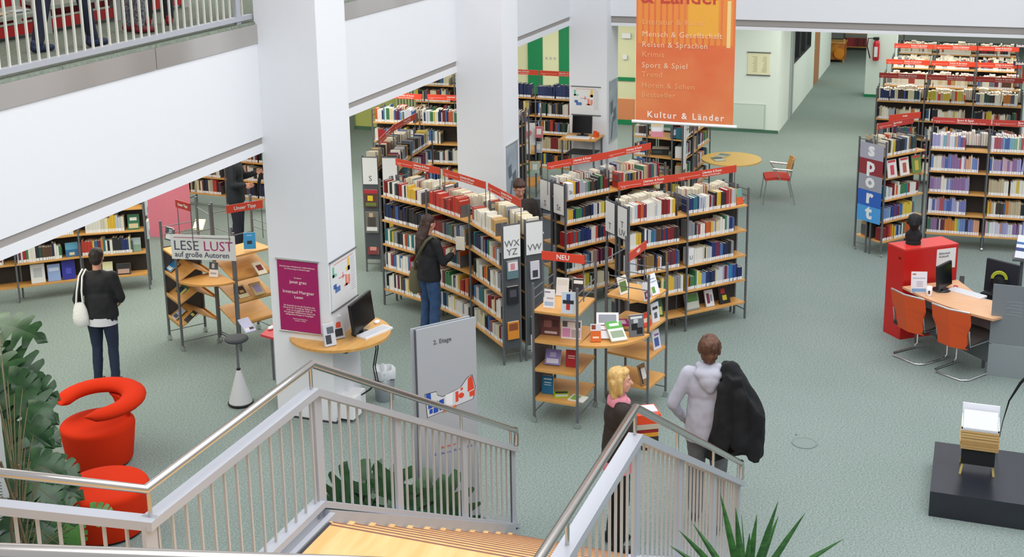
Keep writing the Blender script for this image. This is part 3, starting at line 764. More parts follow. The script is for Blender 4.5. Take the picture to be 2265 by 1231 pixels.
def display_rack(label, cor, levels=(.28, .62, .95, 1.29), post=1.6, tops=(1.42, 1.52), slopes=None, side=None, cat='display rack', tall_back=1.84):
    P = [V2(p) for p in cor]; c = sum(P, Vector((0, 0, 0)))/4
    g = empty('display_rack', (c.x, c.y, 0), label, cat)
    for i, p in enumerate(P):
        q = MB(); q.box(p.x-.012, p.y-.012, .06, p.x+.012, p.y+.012, post if i < 2 else tall_back); q.build('post', RACKG, g)
        q = MB(); q.cyl((p.x-.014, p.y, .032), (p.x+.014, p.y, .032), .032, n=12); q.box(p.x-.016, p.y-.016, .03, p.x+.016, p.y+.016, .07)
        q.build('castor', CHROME, g)
    for a, b, zz in ((0, 3, tops+(.12,)), (1, 2, tops+(.12,)), (3, 2, (1.7, 1.35))):
        for z in zz: q = MB(); q.tube([P[a]+Z*z, P[b]+Z*z], .006, 6); q.build('rail', RACKG, g)
    for k, z in enumerate(levels):
        if slopes and k in slopes:
            up = slopes[k]
            f0, f1, b1, b0 = [P[0]+Z*z, P[1]+Z*z, P[2]+Z*(z+up), P[3]+Z*(z+up)]
            if side == 'ridge':
                m0, m1 = P[0].lerp(P[3], .5)+Z*(z+up), P[1].lerp(P[2], .5)+Z*(z+up)
                for (a0, a1, c1, c0) in ((P[0]+Z*z, P[1]+Z*z, m1, m0), (P[3]+Z*z, P[2]+Z*z, m1, m0)):
                    q = MB(); q.fbox(a0, a1-a0, c0-a0, Z*.016); q.fbox(a0, a1-a0, (c0-a0).normalized()*.012, Z*.045); q.build('sloping_shelf', BEECH, g)
            else:
                q = MB(); q.fbox(f0, f1-f0, b0-f0, Z*.016); q.fbox(f0, f1-f0, (b0-f0).normalized()*.014, Z*.045); q.build('sloping_shelf', BEECH, g)
        else:
            q = MB(); q.prism([(v.x, v.y) for v in P], z-.025, z); q.build('shelf', BEECH, g)
    return g
def corner_table(g, c, a, b, z, n=14, t=.025):
    c, a, b = V2(c), V2(a), V2(b); va, vb = a-c, b-c; pts_ = [tuple(c.xy)]
    for i in range(n+1):
        s = i/n*PI/2; v = c+va*math.cos(s)+vb*math.sin(s); pts_.append((v.x, v.y))
    q = MB(); q.prism(pts_, z-t, z); return q.build('corner_table', BEECH, g)

# --- NEU stands
N1 = [(12.23, 4.30), (12.21, 3.80), (12.82, 3.78), (12.84, 4.26)]
gn = display_rack('left NEU display rack on castors, four beech shelves of face out books', N1)
q = MB(); q.fbox(Vector((12.26, 4.305, .25)), Vector((.55, -.03, 0)), Vector((0, .004, 0)), Z*1.05); q.build('side_panel', PANELG, gn)
header_sign(gn, (12.24, 4.20), (12.22, 3.72), 1.87, 1.965, ('NEU', ''), REDS2, '', rod_z=1.45, ts=.075)
corner_table(gn, (12.80, 3.74), (12.24, 3.80), (12.80, 3.16), .95)
N2 = [(12.86, 3.19), (13.34, 3.10), (13.44, 3.60), (12.97, 3.70)]
gn2 = display_rack('right NEU display rack on castors beside the T UV bookcase', N2)
header_sign(gn2, at(1392, 578, 1.87), at(1429.5, 549.5, 1.87), 1.87, 1.965, ('NEU', ''), REDS, '', rod_z=1.45, ts=.05)
oc = (-1, -.06)
def fb(px, py, z, *a, **k): return face_book(at(px, py, z)+Z*.001, *a, **k)
GN = None
fb(1214, 681, 1.29, oc, .125, .205, .006, .12, 'EFF0F2', [(.1, .82, .6, .88, '8A5A8A'), (.1, .12, .9, .34, 'A9C3E0'), (.3, .5, .9, .56, 'B9A0A8')], 'white leaflet with pale blue waves, top shelf of left NEU rack', 'leaflet', 'leaflet')
fb(1256, 694, 1.29, oc, .15, .235, .012, .15, 'C9D3DC', [(.36, .55, .64, .9, '2B4A8A'), (.1, .45, .9, .62, '22242C'), (.36, .18, .64, .45, 'B5302B')], 'pale grey book with a red and blue bottle cover, top shelf of left NEU rack')
fb(1243, 655, 1.29, oc, .14, .2, .02, .2, 'E4E2DE', [(.1, .6, .9, .9, 'D9D5CC')], 'plain off white book behind, top shelf of left NEU rack')
fb(1278, 655, 1.29, oc, .13, .19, .03, .2, '2A2A2E', [(.1, .7, .9, .9, 'EDEBE4')], 'black and white book behind, top shelf of left NEU rack')
fb(1217, 741, .95, oc, .215, .215, .01, .14, '6E3F3E', [(.2, .08, .85, .2, 'D8C3BC'), (.15, .4, .55, .75, '9B6A62'), (.6, .45, .9, .8, '4E2A2C')], 'maroon brown book with cream script, second shelf of left NEU rack')
fb(1263, 750, .95, oc, .22, .21, .01, .14, 'E6DFE0', [(.05, .1, .45, .55, 'D48FB8'), (.5, .1, .95, .5, 'B9A8A8'), (.05, .62, .95, .93, '5A5258'), (.3, .62, .7, .9, 'E4D8D0')], 'pink and white photo book, second shelf of left NEU rack')
fb(1221, 809, .62, oc, .17, .17, .03, .5, '8E82C4', [(.1, .1, .9, .4, 'DADAE6'), (.3, .5, .7, .8, 'B9B4DC')], 'lavender book leaning back, third shelf of left NEU rack')
fb(1263, 812, .62, oc, .125, .185, .02, .2, 'B01F2B', [(.2, .62, .8, .68, 'E8C8C0'), (.2, .5, .8, .55, 'E8C8C0')], 'crimson book, third shelf of left NEU rack')
fb(1211, 871, .28, oc, .13, .205, .02, .1, '1E6E9A', [(.15, .78, .85, .86, 'BFD8E6'), (.2, .6, .8, .66, 'BFD8E6'), (.2, .48, .8, .52, 'BFD8E6')], 'teal blue book upright, bottom shelf of left NEU rack')
fb(1243, 880, .28, oc, .17, .16, .012, 0, 'A9C32B', [(.1, .6, .9, .9, '2E3A22'), (.1, .1, .9, .4, 'DDE0D4')], 'lime green booklet lying flat, left on bottom shelf of NEU rack', flat=True, spin=.3)
fb(1272, 888, .28, oc, .18, .15, .012, 0, 'E6E8E0', [(.1, .1, .6, .9, '8DB04A')], 'white and green booklet lying flat, right on bottom shelf of NEU rack', flat=True, spin=-.2)
fb(1318, 757, .95, (-1, -.35), .11, .19, .02, .3, 'D9651F', [(0, .62, 1, 1, 'D8DDE2'), (.2, .2, .8, .3, 'F3D8BC'), (.1, .7, .5, .95, '8A3A2A')], 'orange and white book leaning at the left of the NEU corner table')
fb(1344, 752, .95, (-1, -.3), .24, .30, .03, .75, 'E4E4E6', [(0, .30, 1, .52, '7C1A26'), (.1, .6, .9, .92, '8A8E96'), (.2, .33, .8, .48, 'EDE8E4')], 'large football book with a maroon band on the NEU corner table')
fb(1371, 757, .95, (-1, -.8), .18, .25, .03, .95, 'DDE6D8', [(0, .62, 1, 1, '4FA03A'), (.1, .15, .9, .5, '8A9A7E'), (.2, .75, .8, .88, 'F0F3EC')], 'green and white cooking book leaning on the NEU corner table')
fb(1409, 744, .95, (-.8, -.6), .17, .24, .015, .12, '6B6E74', [(.1, .82, .9, .92, 'E8E8EA'), (.15, .3, .55, .6, '17181B'), (.5, .1, .9, .4, '17181B'), (.3, .62, .6, .8, 'C9CCD2')], 'black and white photo book at the right of the NEU corner table')
fb(1378, 722, .95, (-1, -.5), .16, .18, .02, 0, '9B2A6B', [(.2, .2, .8, .8, 'D8B0C8')], 'magenta book lying flat at the back of the NEU corner table', flat=True)
o2 = (-.45, -1)
fb(1452, 652, 1.29, o2, .13, .235, .012, .35, 'EDEEF2', [(.1, .1, .5, .4, '6A9A4A'), (.2, .6, .9, .66, 'A0A6C0'), (.2, .75, .8, .8, 'A0A6C0')], 'white leaflet tilted back, top shelf of right NEU rack', 'leaflet', 'leaflet')
fb(1434, 664, 1.29, o2, .12, .20, .012, .2, 'E6E2E0', [(.1, .1, .9, .5, '8A2A3A'), (.3, .2, .8, .4, 'C9CCD2')], 'white book with a plum cover picture, top shelf of right NEU rack')
fb(1383, 650, 1.29, o2, .15, .2, .012, .3, 'E9E6DA', [(.1, .15, .85, .7, '5A7A3A'), (.1, .75, .9, .85, 'B0B0A0')], 'white framed green picture card, left on top shelf of right NEU rack', 'leaflet', 'leaflet')
fb(1452, 712, .95, o2, .13, .22, .012, .15, 'E4E6EA', [(.15, .65, .85, .8, '33353A'), (.3, .2, .7, .5, '5A5E66')], 'white book with black headline, second shelf of right NEU rack')
fb(1434, 722, .95, o2, .12, .15, .02, .4, 'D9452B', [(.1, .3, .9, .6, 'F0D0B8')], 'small red orange book, second shelf of right NEU rack')
fb(1455, 772, .62, o2, .13, .22, .012, .2, 'D8DAE0', [(.2, .15, .8, .6, '4A5A9A'), (.3, .7, .9, .8, '8A5A9A')], 'white book with a blue figure, third shelf of right NEU rack')
fb(1428, 852, .28, o2, .12, .24, .012, .3, '9A7448', [(.3, .3, .9, .8, 'E6E0DA'), (.1, .1, .3, .9, '3A3230')], 'brown and white book leaning, bottom shelf of right NEU rack')

# --- reading tip stands with the LESELUST board
L1 = [(13.10, 9.60), (12.82, 9.21), (13.22, 8.93), (13.50, 9.32)]
gl = display_rack('left reading tip rack with sloping beech shelves on castors', L1, slopes={0: .14, 1: .14, 2: .14}, side='ridge', levels=(.30, .60, .90, 1.24))
q = MB(); a_, b_ = V2((13.10, 9.615)), V2((13.50, 9.33)); q.fbox(a_+Z*.3, b_-a_, Vector((.003, .004, 0)), Z*.95); q.build('mesh_panel', PANELG, gl)
L2 = [(13.12, 8.58), (13.62, 8.32), (13.80, 8.70), (13.30, 8.96)]
gr = display_rack('right reading tip rack with sloping beech shelves beside the first column', L2, slopes={0: .16, 1: .16, 2: .18}, levels=(.28, .58, .88, 1.22))
corner_table(gl, (13.30, 8.98), (12.84, 9.24), (13.02, 8.50), .93)
q = MB(); q.fbox(V2((12.98, 8.46))-Vector((.012, .012, -.03)), Vector((.024, 0, 0)), Vector((0, .024, 0)), Z*1.55); q.tube([(12.98, 8.46, .12), (13.25, 8.93, .12)], .008, 6); q.build('post', RACKG, gl)
header_sign(gr, at(501, 466, 1.92), at(581, 453, 1.92), 1.885, 1.985, ('Unser Tipp', ''), REDS2, '', rod_z=1.5, ts=.062)
header_sign(gl, at(388, 444, 1.98), at(421, 462, 1.93), 1.90, 2.0, ('Unser Tipp', ''), MATS['dark_red_sign'], '', rod_z=1.5, ts=.045)
a_, b_ = V2((12.74, 9.20)), V2((12.90, 8.385)); d_ = (b_-a_).normalized(); n_ = Vector((-d_.y, d_.x, 0))
ll = empty('hanging_sign', (a_.lerp(b_, .5).x, a_.lerp(b_, .5).y, 1.24), 'white board reading LESELUST auf große Autoren on the reading tip racks', 'sign')
q = MB(); q.fbox(a_+Z*1.25-n_*.01, b_-a_, n_*.006, Z*.315); lb = q.build('sign_board', SIGNW, ll)
LW_ = (b_-a_).length; o_ = a_-n_*.010
text(lb, 'LESE', .175, o_+d_*.03+Z*1.37, d_, Z, mat('lettering_slate', '4A5064', .7), sx=.98)
text(lb, 'LUST', .175, o_+d_*.415+Z*1.37, d_, Z, mat('lettering_magenta', 'B0327A', .7), sx=.98)
text(lb, 'auf große Autoren', .096, o_+d_*.04+Z*1.283, d_, Z, MATS['lettering_slate'], sx=.98, bold=.001)
q = MB(); q.fbox(o_+d_*.04+Z*1.525-n_*.001, d_*.36, n_*.002, Z*.008); q.build('rule_line', MATS['lettering_magenta'], lb)
q = MB(); q.fbox(o_+d_*.40+Z*1.525-n_*.001, d_*.38, n_*.002, Z*.008); q.build('rule_line', DARKG, lb)
oL = (-.8, .1)
fb(553, 551, 1.24, (-.9, -.5), .15, .21, .015, .2, '3F9BD2', [(.3, .3, .7, .5, '2A3038'), (.3, .8, .7, .84, 'BFE0F0')], 'sky blue book propped beside the LESELUST board')
fb(472, 613, .93, (-1, -.1), .12, .19, .015, .2, 'E6E4E0', [(0, .5, 1, 1, '4A4E54'), (.3, .6, .6, .9, 'C9CCD0'), (.15, .2, .85, .3, 'A0A0A0')], 'grey and white portrait book on the reading tip corner table')
fb(372, 532, 1.24, (-.9, .3), .15, .17, .02, .2, '3A424C', [(.1, .1, .9, .5, 'C9CED2'), (.5, .55, .9, .9, '8A9298')], 'dark photo book at the left end of the reading tip racks')
fb(437, 510, 1.24, (-.9, -.2), .14, .17, .02, .9, 'E8DDAE', [(.1, .1, .9, .9, 'EEE6C4')], 'cream booklet behind the LESELUST board')
fb(583, 607, .92, (-.45, -.9), .13, .2, .015, .95, 'E9DFC4', [(.2, .3, .8, .75, '7A2A2E')], 'cream book with red picture on the upper sloping shelf')
fb(543, 659, .62, (-.45, -.9), .14, .2, .015, .95, 'D9CFA8', [(.1, .3, .9, .9, '4A3A30'), (.3, .4, .7, .6, 'C9A060')], 'cream and brown book on the middle sloping shelf')
fb(578, 652, .64, (-.45, -.9), .16, .2, .015, .95, 'B9A070', [(.2, .2, .8, .8, '8E82A4')], 'ochre book with lilac figure on the middle sloping shelf')
fb(556, 735, .32, (-.45, -.9), .15, .22, .015, .95, 'C9CAE4', [(.1, .1, .5, .3, 'E8E6F0'), (.5, .15, .9, .3, '5A3A30')], 'lavender book on the lowest sloping shelf near the stool')
fb(370, 598, .95, (-.8, .55), .2, .15, .012, .95, '2F86C4', [(.1, .1, .9, .4, 'E6EEF4')], 'blue and white picture book on the upper left sloping shelf')
fb(393, 652, .65, (-.8, .55), .22, .15, .012, .95, '3E6A4A', [(.1, .1, .6, .8, '2A3048'), (.65, .2, .9, .8, 'C9C46A')], 'green and navy book on the middle left sloping shelf')
fb(384, 705, .34, (-.8, .55), .14, .17, .012, .95, 'A8B4C4', [(.1, .1, .9, .4, '3A3E46')], 'pale blue and grey book on the lower left sloping shelf')
fb(411, 712, .36, (-.8, .55), .14, .17, .012, .95, '23242A', [(.2, .6, .8, .8, 'C9C46A')], 'black book on the lower left sloping shelf')
# red side table behind the racks
rt = empty('side_table', tuple(at(600, 735, 0)), 'red topped side table half hidden by the first column', 'table')
p0, p1, p2 = at(576, 738, .66), at(613, 748, .66), at(616, 712, .66)
q = MB(); q.prism([tuple(p0.xy), tuple(p1.xy), (13.9, 7.6), (14.3, 8.0), tuple(at(606, 712, .66).xy)], .63, .655); q.build('tabletop', REDTAB, rt)
q = MB(); q.box(13.75, 7.85, 0, 13.79, 7.89, .63); q.build('leg', RACKG, rt)
q = MB(); pp = at(590, 741, .6); q.cyl((pp.x+.1, pp.y, 0), (pp.x+.1, pp.y, .63), .015); q.build('leg', RACKG, rt)
q = MB(); q.ell(at(600, 724, .67)+Z*.0, .06, .035, .02, 12); single(q, 'mouse', WHITEP, 'white computer mouse on the red side table', 'mouse', smooth=True)

# --- terminal on the first column
ct = empty('wall_table', (11.83, 6.42, .94), 'beech half round table fixed around the first column', 'table')
q = MB(); q.prism([(11.83+.56*math.cos(a*PI/18), 6.42+.56*math.sin(a*PI/18)) for a in range(36)], .915, .945); q.build('tabletop', mat('beech_terminal', 'D6A560', .4, noise=((4, 20, 4), 'CC9850', 3)), ct)
q = MB(); q.box(11.55, 6.2, .82, 12.05, 6.36, .915); q.box(12.0, 6.05, .88, 12.1, 6.12, .915); q.build('support_bracket', DARKG, ct)
def monitor(P0, P1, h, base, label, tilt=.12, body=BLACKP):
    P0, P1 = Vector(P0), Vector(P1); d = (P1-P0); d.z = 0; L = d.length; d.normalize(); n = Vector((-d.y, d.x, 0))   # n points behind the screen
    c = (P0+P1)/2
    g = empty('monitor', (c.x, c.y, base), label, 'monitor')
    u = (Z*math.cos(tilt)+n*math.sin(tilt))
    q = MB(); q.fbox(P0, d*L, u.cross(d)*-.03 if False else n*.03, u*h); bd = q.build('screen_housing', body, g)
    q = MB(); q.fbox(P0+d*.015+u*.018-n*.002, d*(L-.03), n*.003, u*(h-.034)); q.build('screen_glass', mat('screen_off', '0D0E11', .18), bd)
    q = MB(); cb = c+n*.05; q.box(cb.x-.02, cb.y-.02, base+.015, cb.x+.02, cb.y+.02, P0.z+h*.5); q.build('stand', body, g)
    q = MB(); q.lathe((cb.x, cb.y, base), [(.11, 0), (.11, .012), (.03, .018)], 20); q.build('foot', body, g)
    return g
def keyboard(c, d, L, W, label, z):
    c = Vector(c); d = V2(d).normalized(); n = Vector((-d.y, d.x, 0))
    o = empty('keyboard', (c.x, c.y, z), label, 'keyboard')
    q = MB(); q.fbox(Vector((c.x, c.y, z+.001))-d*L/2-n*W/2, d*L, n*W, Z*.022); q.build('case', WHITEP, o)
    q = MB()
    for r_ in range(5):
        for k in range(14): q.fbox(Vector((c.x, c.y, z+.023))-d*(L/2-.012-k*(L-.03)/14)-n*(W/2-.012-r_*(W-.024)/5), d*((L-.03)/14-.004), n*((W-.024)/5-.004), Z*.006)
    q.build('keys', mat('key_grey', 'D5D7DC', .5), o)
    return o
dK = (at(865, 728, .945)-at(800, 755, .945))
monitor(at(781, 744, 1.03)+Vector((.04, .0, 0)), at(826, 706, 1.03)+Vector((.04, 0, 0)), .33, .945, 'black flat monitor on the column table', .12)
keyboard(at(829, 736, .945), dK, .42, .15, 'white keyboard on the column table', .945)
q = MB(); q.ell(at(834, 711, .955), .05, .032, .018, 12); single(q, 'mouse', WHITEP, 'white mouse behind the white keyboard on the column table', 'mouse', smooth=True)
fb(733, 766, .945, (-.75, -1), .13, .24, .03, .25, 'C9CDD4', [(.1, .1, .6, .5, '3A3E46'), (.3, .55, .9, .85, '5A6068')], 'left brochure holder with black and white cover on the column table', 'brochure_holder', 'brochure holder')
fb(752, 750, .945, (-.75, -1), .13, .24, .04, .25, 'B9BBC0', [(.15, .1, .85, .45, '2A2C32'), (.3, .5, .75, .75, 'C9472B')], 'right brochure holder with a red figure on the column table', 'brochure_holder', 'brochure holder')
q = MB(); q.box(11.55, 6.16, .05, 11.75, 6.36, .28); q.box(11.80, 6.22, .04, 11.98, 6.36, .24); q.box(11.60, 6.14, .26, 11.68, 6.2, .30)
single(q, 'socket_box', WHITEP, 'white socket boxes at the foot of the first column', 'socket box')
q = MB(); pts_ = [(12.02, 6.1, .9), (12.05, 6.1, .7), (12.0, 6.12, .5), (12.04, 6.11, .3), (11.9, 6.14, .26), (11.8, 6.18, .24)]
q.tube(pts_, .008, 6); q.tube([(p[0]+.03, p[1]-.01, p[2]) for p in pts_], .007, 6)
single(q, 'power_cable', BLACKM, 'black cables hanging from the column table to the sockets', 'cable', smooth=True)
# posters on the first column
ms = empty('poster', (11.515, 6.73, 1.02), 'magenta poster with white lettering on the first column', 'poster')
q = MB(); q.box(11.508, 6.485, 1.03, 11.516, 6.975, 1.84); ps = q.build('poster_sheet', MAGENTA, ms)
for z in (1.02, 1.84):
    q = MB(); q.tube([(11.505, 6.465, z), (11.505, 6.99, z)], .011, 8); q.build('hanging_rod', CHROME, ms)
def ptext(par, s_, size, y, z, m_=TXTW, al='CENTER', X=11.508, sx=1): text(par, s_, size, (X, y, z), (0, -1, 0), Z, m_, align=al, lift=.001, sx=sx)
for s_, sz, z in (('Künstlerischer Wettbewerb: Grafik-Kabinette', .023, 1.755), ('zur Erinnerung an Inszenierungen', .023, 1.73), ('Förderin:', .024, 1.63), ('janet grau', .052, 1.575),
                  ('Irmtraud Morgner', .052, 1.46), ('Lesen', .046, 1.405), ('Ein Gespräch ist wie das Zurichten des', .024, 1.31), ('Garnes in der Vorstellung: Weben ist die', .024, 1.285), ('erste, ist ein gegebener Stoff, ein', .024, 1.26), ('Gut gelungen Weltbetreten, lassen sich', .024, 1.235), ('unbegrenzte Mengen an Vergnügen.', .024, 1.21), ('Alle Rechte bei Erinnerung', .016, 1.165), ('Trobadora - Frühling', .016, 1.145)):
    ptext(ps, s_, sz, 6.73, z)
mp = empty('poster', (11.84, 6.355, 1.27), 'floor plan poster on the right face of the first column', 'poster')
def plan_poster(root, X, y0, y1, z0, z1, face, x0=None, x1=None):
    """white poster with coloured plan blocks. face 'Y' faces -Y, face 'X' faces -X"""
    q = MB()
    if face == 'Y': q.box(x0, 6.348, z0, x1, 6.356, z1)
    else: q.box(X-.008, y0, z0, X, y1, z1)
    s_ = q.build('poster_sheet', SIGNW, root)
    for (u0, v0, u1, v1, c) in ((.06, .62, .13, .9, '7FC2A8'), (.06, .62, .22, .7, '7FC0A8'), (.6, .58, .75, .7, 'ECC464'), (.66, .58, .75, .92, 'ECC464'), (.3, .5, .55, .53, 'E08C90'), (.45, .45, .48, .62, 'E08C90'), (.08, .3, .2, .42, '4A6AAE'), (.14, .18, .34, .32, '5A7AB8'), (.5, .2, .72, .26, 'E88E7C'), (.55, .2, .63, .5, 'E88E7C'), (.66, .26, .74, .46, 'E88E7C'), (.12, .94, .9, .955, 'D8806A')):
        v0, v1 = v0*.75+.2, v1*.75+.2; q = MB()
        if face == 'Y': q.box(x0+(x1-x0)*u0, 6.346, z0+(z1-z0)*v0, x0+(x1-x0)*u1, 6.350, z0+(z1-z0)*v1)
        else: q.box(X-.010, y1-(y1-y0)*u0, z0+(z1-z0)*v0, X-.006, y1-(y1-y0)*u1, z0+(z1-z0)*v1)
        q.build('plan_block', colmat(c), s_)
    q = MB()
    for k in range(16):
        v = .2+k*.043; u0 = .78
        if face == 'Y': q.box(x0+(x1-x0)*u0, 6.3465, z0+(z1-z0)*v, x0+(x1-x0)*.95, 6.350, z0+(z1-z0)*(v+.012))
        else: q.box(X-.0095, y1-(y1-y0)*u0, z0+(z1-z0)*v, X-.006, y1-(y1-y0)*.95, z0+(z1-z0)*(v+.012))
    q.build('text_lines', colmat('B5B8BE'), s_)
    for z in (z0, z1):
        q = MB()
        if face == 'Y': q.tube([(x0-.02, 6.345, z), (x1+.02, 6.345, z)], .009, 8)
        else: q.tube([(X-.012, y0-.02, z), (X-.012, y1+.02, z)], .009, 8)
        q.build('hanging_rod', RACKG, root)
plan_poster(mp, 0, 0, 0, 1.28, 1.835, 'Y', 11.55, 12.13)
mp3 = empty('poster', (22.29, 6.76, 1.35), 'floor plan poster above the far computer table', 'poster')
plan_poster(mp3, 22.3, 6.49, 7.02, 1.36, 1.89, 'X')
for (x0, x1, z0, z1, lab) in ((22.45, 23.0, .82, 1.98, 'tall grey blue photo poster on the right face of the third column'), (16.98, 17.46, 1.0, 1.94, 'tall grey landscape poster on the right face of the second column')):
    r_ = empty('poster', ((x0+x1)/2, 6.35, z0), lab, 'poster')
    q = MB(); q.box(x0, 6.348, z0, x1, 6.356, z1); s_ = q.build('poster_sheet', mat('poster_grey_blue', 'AEB8C0', .5, noise=(3, '8B98A4', 3)), r_)
    q = MB(); w_ = x1-x0; h_ = z1-z0
    q.fbox((x0+w_*.15, 6.346, z0+h_*.45), (w_*.28, 0, w_*.05), (0, .004, 0), (-w_*.05, 0, h_*.2)); q.fbox((x0+w_*.5, 6.346, z0+h_*.3), (w_*.3, 0, w_*.08), (0, .004, 0), (-w_*.03, 0, h_*.2)); q.fbox((x0+w_*.12, 6.346, z0+h_*.05), (w_*.14, 0, 0), (0, .004, 0), (w_*.25, 0, h_*.35))
    q.build('picture_shape', mat('poster_dark', '5E6A74', .6), s_)
    for z in (z0, z1): q = MB(); q.tube([(x0-.01, 6.345, z), (x1+.01, 6.345, z)], .01, 8); q.build('hanging_rod', CHROME, r_)
# stool
sp_ = at(533, 893, 0)
stl = empty('stool', tuple(sp_), 'round black leaning stool on a white cone foot, beside the first column', 'stool')
q = MB(); q.lathe((sp_.x, sp_.y, .03), [(.135, 0), (.13, .02), (.02, .40)], 28); q.build('cone_foot', mat('cone_white', 'C9CACC', .5), stl)
q = MB(); q.lathe((sp_.x, sp_.y, 0), [(.12, 0), (.142, .01), (.145, .03), (.13, .038)], 28); q.build('rubber_rim', BLACKP, stl)
q = MB(); q.cyl(sp_+Z*.40, sp_+Z*.44, .024, n=12, mi=0); q.build('collar', BLACKP, stl)
q = MB(); q.cyl(sp_+Z*.42, sp_+Z*.76, .015, n=12); q.build('pole', RACKG, stl)
q = MB(); q.lathe((sp_.x, sp_.y, .755), [(.02, 0), (.12, .015), (.135, .03), (.13, .05), (.1, .058), (.01, .06)], 28); q.build('seat', mat('dark_seat', '3A3C42', .7), stl)
# wastepaper bin
bp_ = at(843, 893, 0)+Vector((.14, .02, 0))
wb = empty('waste_bin', tuple(bp_), 'round translucent grey waste bin lined with a clear bag', 'bin')
q = MB(); q.rings([[(bp_.x+r_*math.cos(j*PI/12), bp_.y+r_*math.sin(j*PI/12), z) for j in range(24)] for r_, z in ((.105, 0), (.13, .36), (.125, .36), (.10, .01))], 0); q.build('bucket', mat('mesh_bin', '8F979B', .4, .4), wb)
q = MB(); q.rings([[(bp_.x+(r_+.012*math.sin(j*5.3))*math.cos(j*PI/12), bp_.y+(r_+.012*math.sin(j*5.3))*math.sin(j*PI/12), z+.012*math.sin(j*3.7)) for j in range(24)] for r_, z in ((.137, .28), (.138, .38), (.12, .385), (.06, .2), (.01, .12))], 0, cap=False)
q.build('bin_bag', mat('clear_bag', 'C3C8CB', .25), wb)
# floor guide sign "2. Etage"
s0, s1 = V2((9.60, 4.46)), V2((10.07, 4.09)); sd = (s1-s0); SL_ = sd.length; sd.normalize(); sn = Vector((-sd.y, sd.x, 0))
et = empty('guide_sign', tuple((s0+s1)/2), 'tall two leaf aluminium guide board headed 2. Etage with floor plan', 'sign')
q = MB(); q.fbox(s0+Z*.04, sd*SL_, sn*.012, Z*1.96); fr_ = q.build('front_leaf', GREYBOARD, et)
q = MB(); q.fbox(s0+sn*.05+Z*.04-sd*.03, sd*SL_, sn*.012, Z*1.96); q.build('rear_leaf', GREYBOARD, et)
q = MB(); q.fbox(s0+sn*.012+Z*.04, sd*.02, sn*.04, Z*1.95); q.fbox(s1+sn*.012-sd*.02+Z*.04, sd*.02, sn*.04, Z*1.95); q.build('spacer', RACKG, et)
q = MB(); q.fbox(s0-sn*.12-sd*.02, sd*(SL_+.04), sn*.34, Z*.035); q.build('foot_plate', RACKG, et)
def ep(u, z): return s0+sd*(SL_*u)+Z*z
text(fr_, '2. Etage', .058, ep(.27, 1.83), sd, Z, TXTG, bold=.001)
def poly_on(par, pts2, c, nm='plan_block', lift=.002, zt=.0014):
    q = MB(); vs = [ep(u, 1.15+(z-1.07)*.585)-sn*lift for u, z in pts2]; vs2 = [v+sn*zt for v in vs]; k = len(vs)
    q.add(vs+vs2, [tuple(range(k)), tuple(range(k, 2*k))[::-1]]+[(i, (i+1)%k, k+(i+1)%k, k+i) for i in range(k)]); return q.build(nm, colmat(c), par)
poly_on(fr_, [(.13, 1.07), (.93, 1.19), (.97, 1.38), (.92, 1.60), (.83, 1.57), (.72, 1.45), (.70, 1.43), (.40, 1.36), (.31, 1.41), (.30, 1.47), (.10, 1.47)], '2A2C30', lift=.0012)
poly_on(fr_, [(.14, 1.08), (.92, 1.195), (.96, 1.38), (.91, 1.59), (.835, 1.56), (.725, 1.44), (.70, 1.425), (.40, 1.35), (.31, 1.40), (.295, 1.46), (.11, 1.46)], 'D8D9DC', lift=.0018)
for pts2, c in (([(.12, 1.46), (.20, 1.46), (.205, 1.35), (.125, 1.35)], '1F4FB0'), ([(.84, 1.55), (.91, 1.585), (.95, 1.36), (.83, 1.33)], 'E2482A'), ([(.86, 1.32), (.95, 1.34), (.955, 1.25), (.865, 1.24)], 'E2482A'),
                ([(.15, 1.29), (.225, 1.30), (.225, 1.22), (.15, 1.21)], '1F4FB0'), ([(.24, 1.30), (.32, 1.31), (.32, 1.23), (.24, 1.22)], '1F4FB0'), ([(.34, 1.31), (.42, 1.32), (.42, 1.24), (.34, 1.23)], '1F4FB0'),
                ([(.17, 1.20), (.225, 1.205), (.225, 1.13), (.17, 1.125)], '1F4FB0'), ([(.24, 1.21), (.32, 1.22), (.32, 1.13), (.24, 1.12)], '1F4FB0'), ([(.34, 1.22), (.42, 1.23), (.42, 1.15), (.34, 1.14)], '1F4FB0'),
                ([(.45, 1.37), (.57, 1.39), (.57, 1.19), (.45, 1.17)], 'F0F0F2'), ([(.62, 1.38), (.67, 1.385), (.67, 1.22), (.62, 1.21)], 'E2482A'), ([(.71, 1.42), (.75, 1.43), (.75, 1.39), (.71, 1.38)], 'E2482A'),
                ([(.40, 1.13), (.63, 1.17), (.63, 1.13), (.40, 1.09)], 'E2702A'), ([(.70+.05*math.cos(a)*1.0+.02, 1.30+.045*math.sin(a)) for a in [k*PI/6 for k in range(12)]], 'E2482A')):
    poly_on(fr_, pts2, c, lift=.003)
text(fr_, 'Sachliteratur', .03, ep(.35, .82), sd, Z, REDS2); text(fr_, 'Musik und Kunst   1. Etage', .03, ep(.35, .76), sd, Z, mat('lettering_blue', '2B5FB8', .6)); text(fr_, '<', .05, ep(.22, .76), sd, Z, MATS['lettering_blue'])

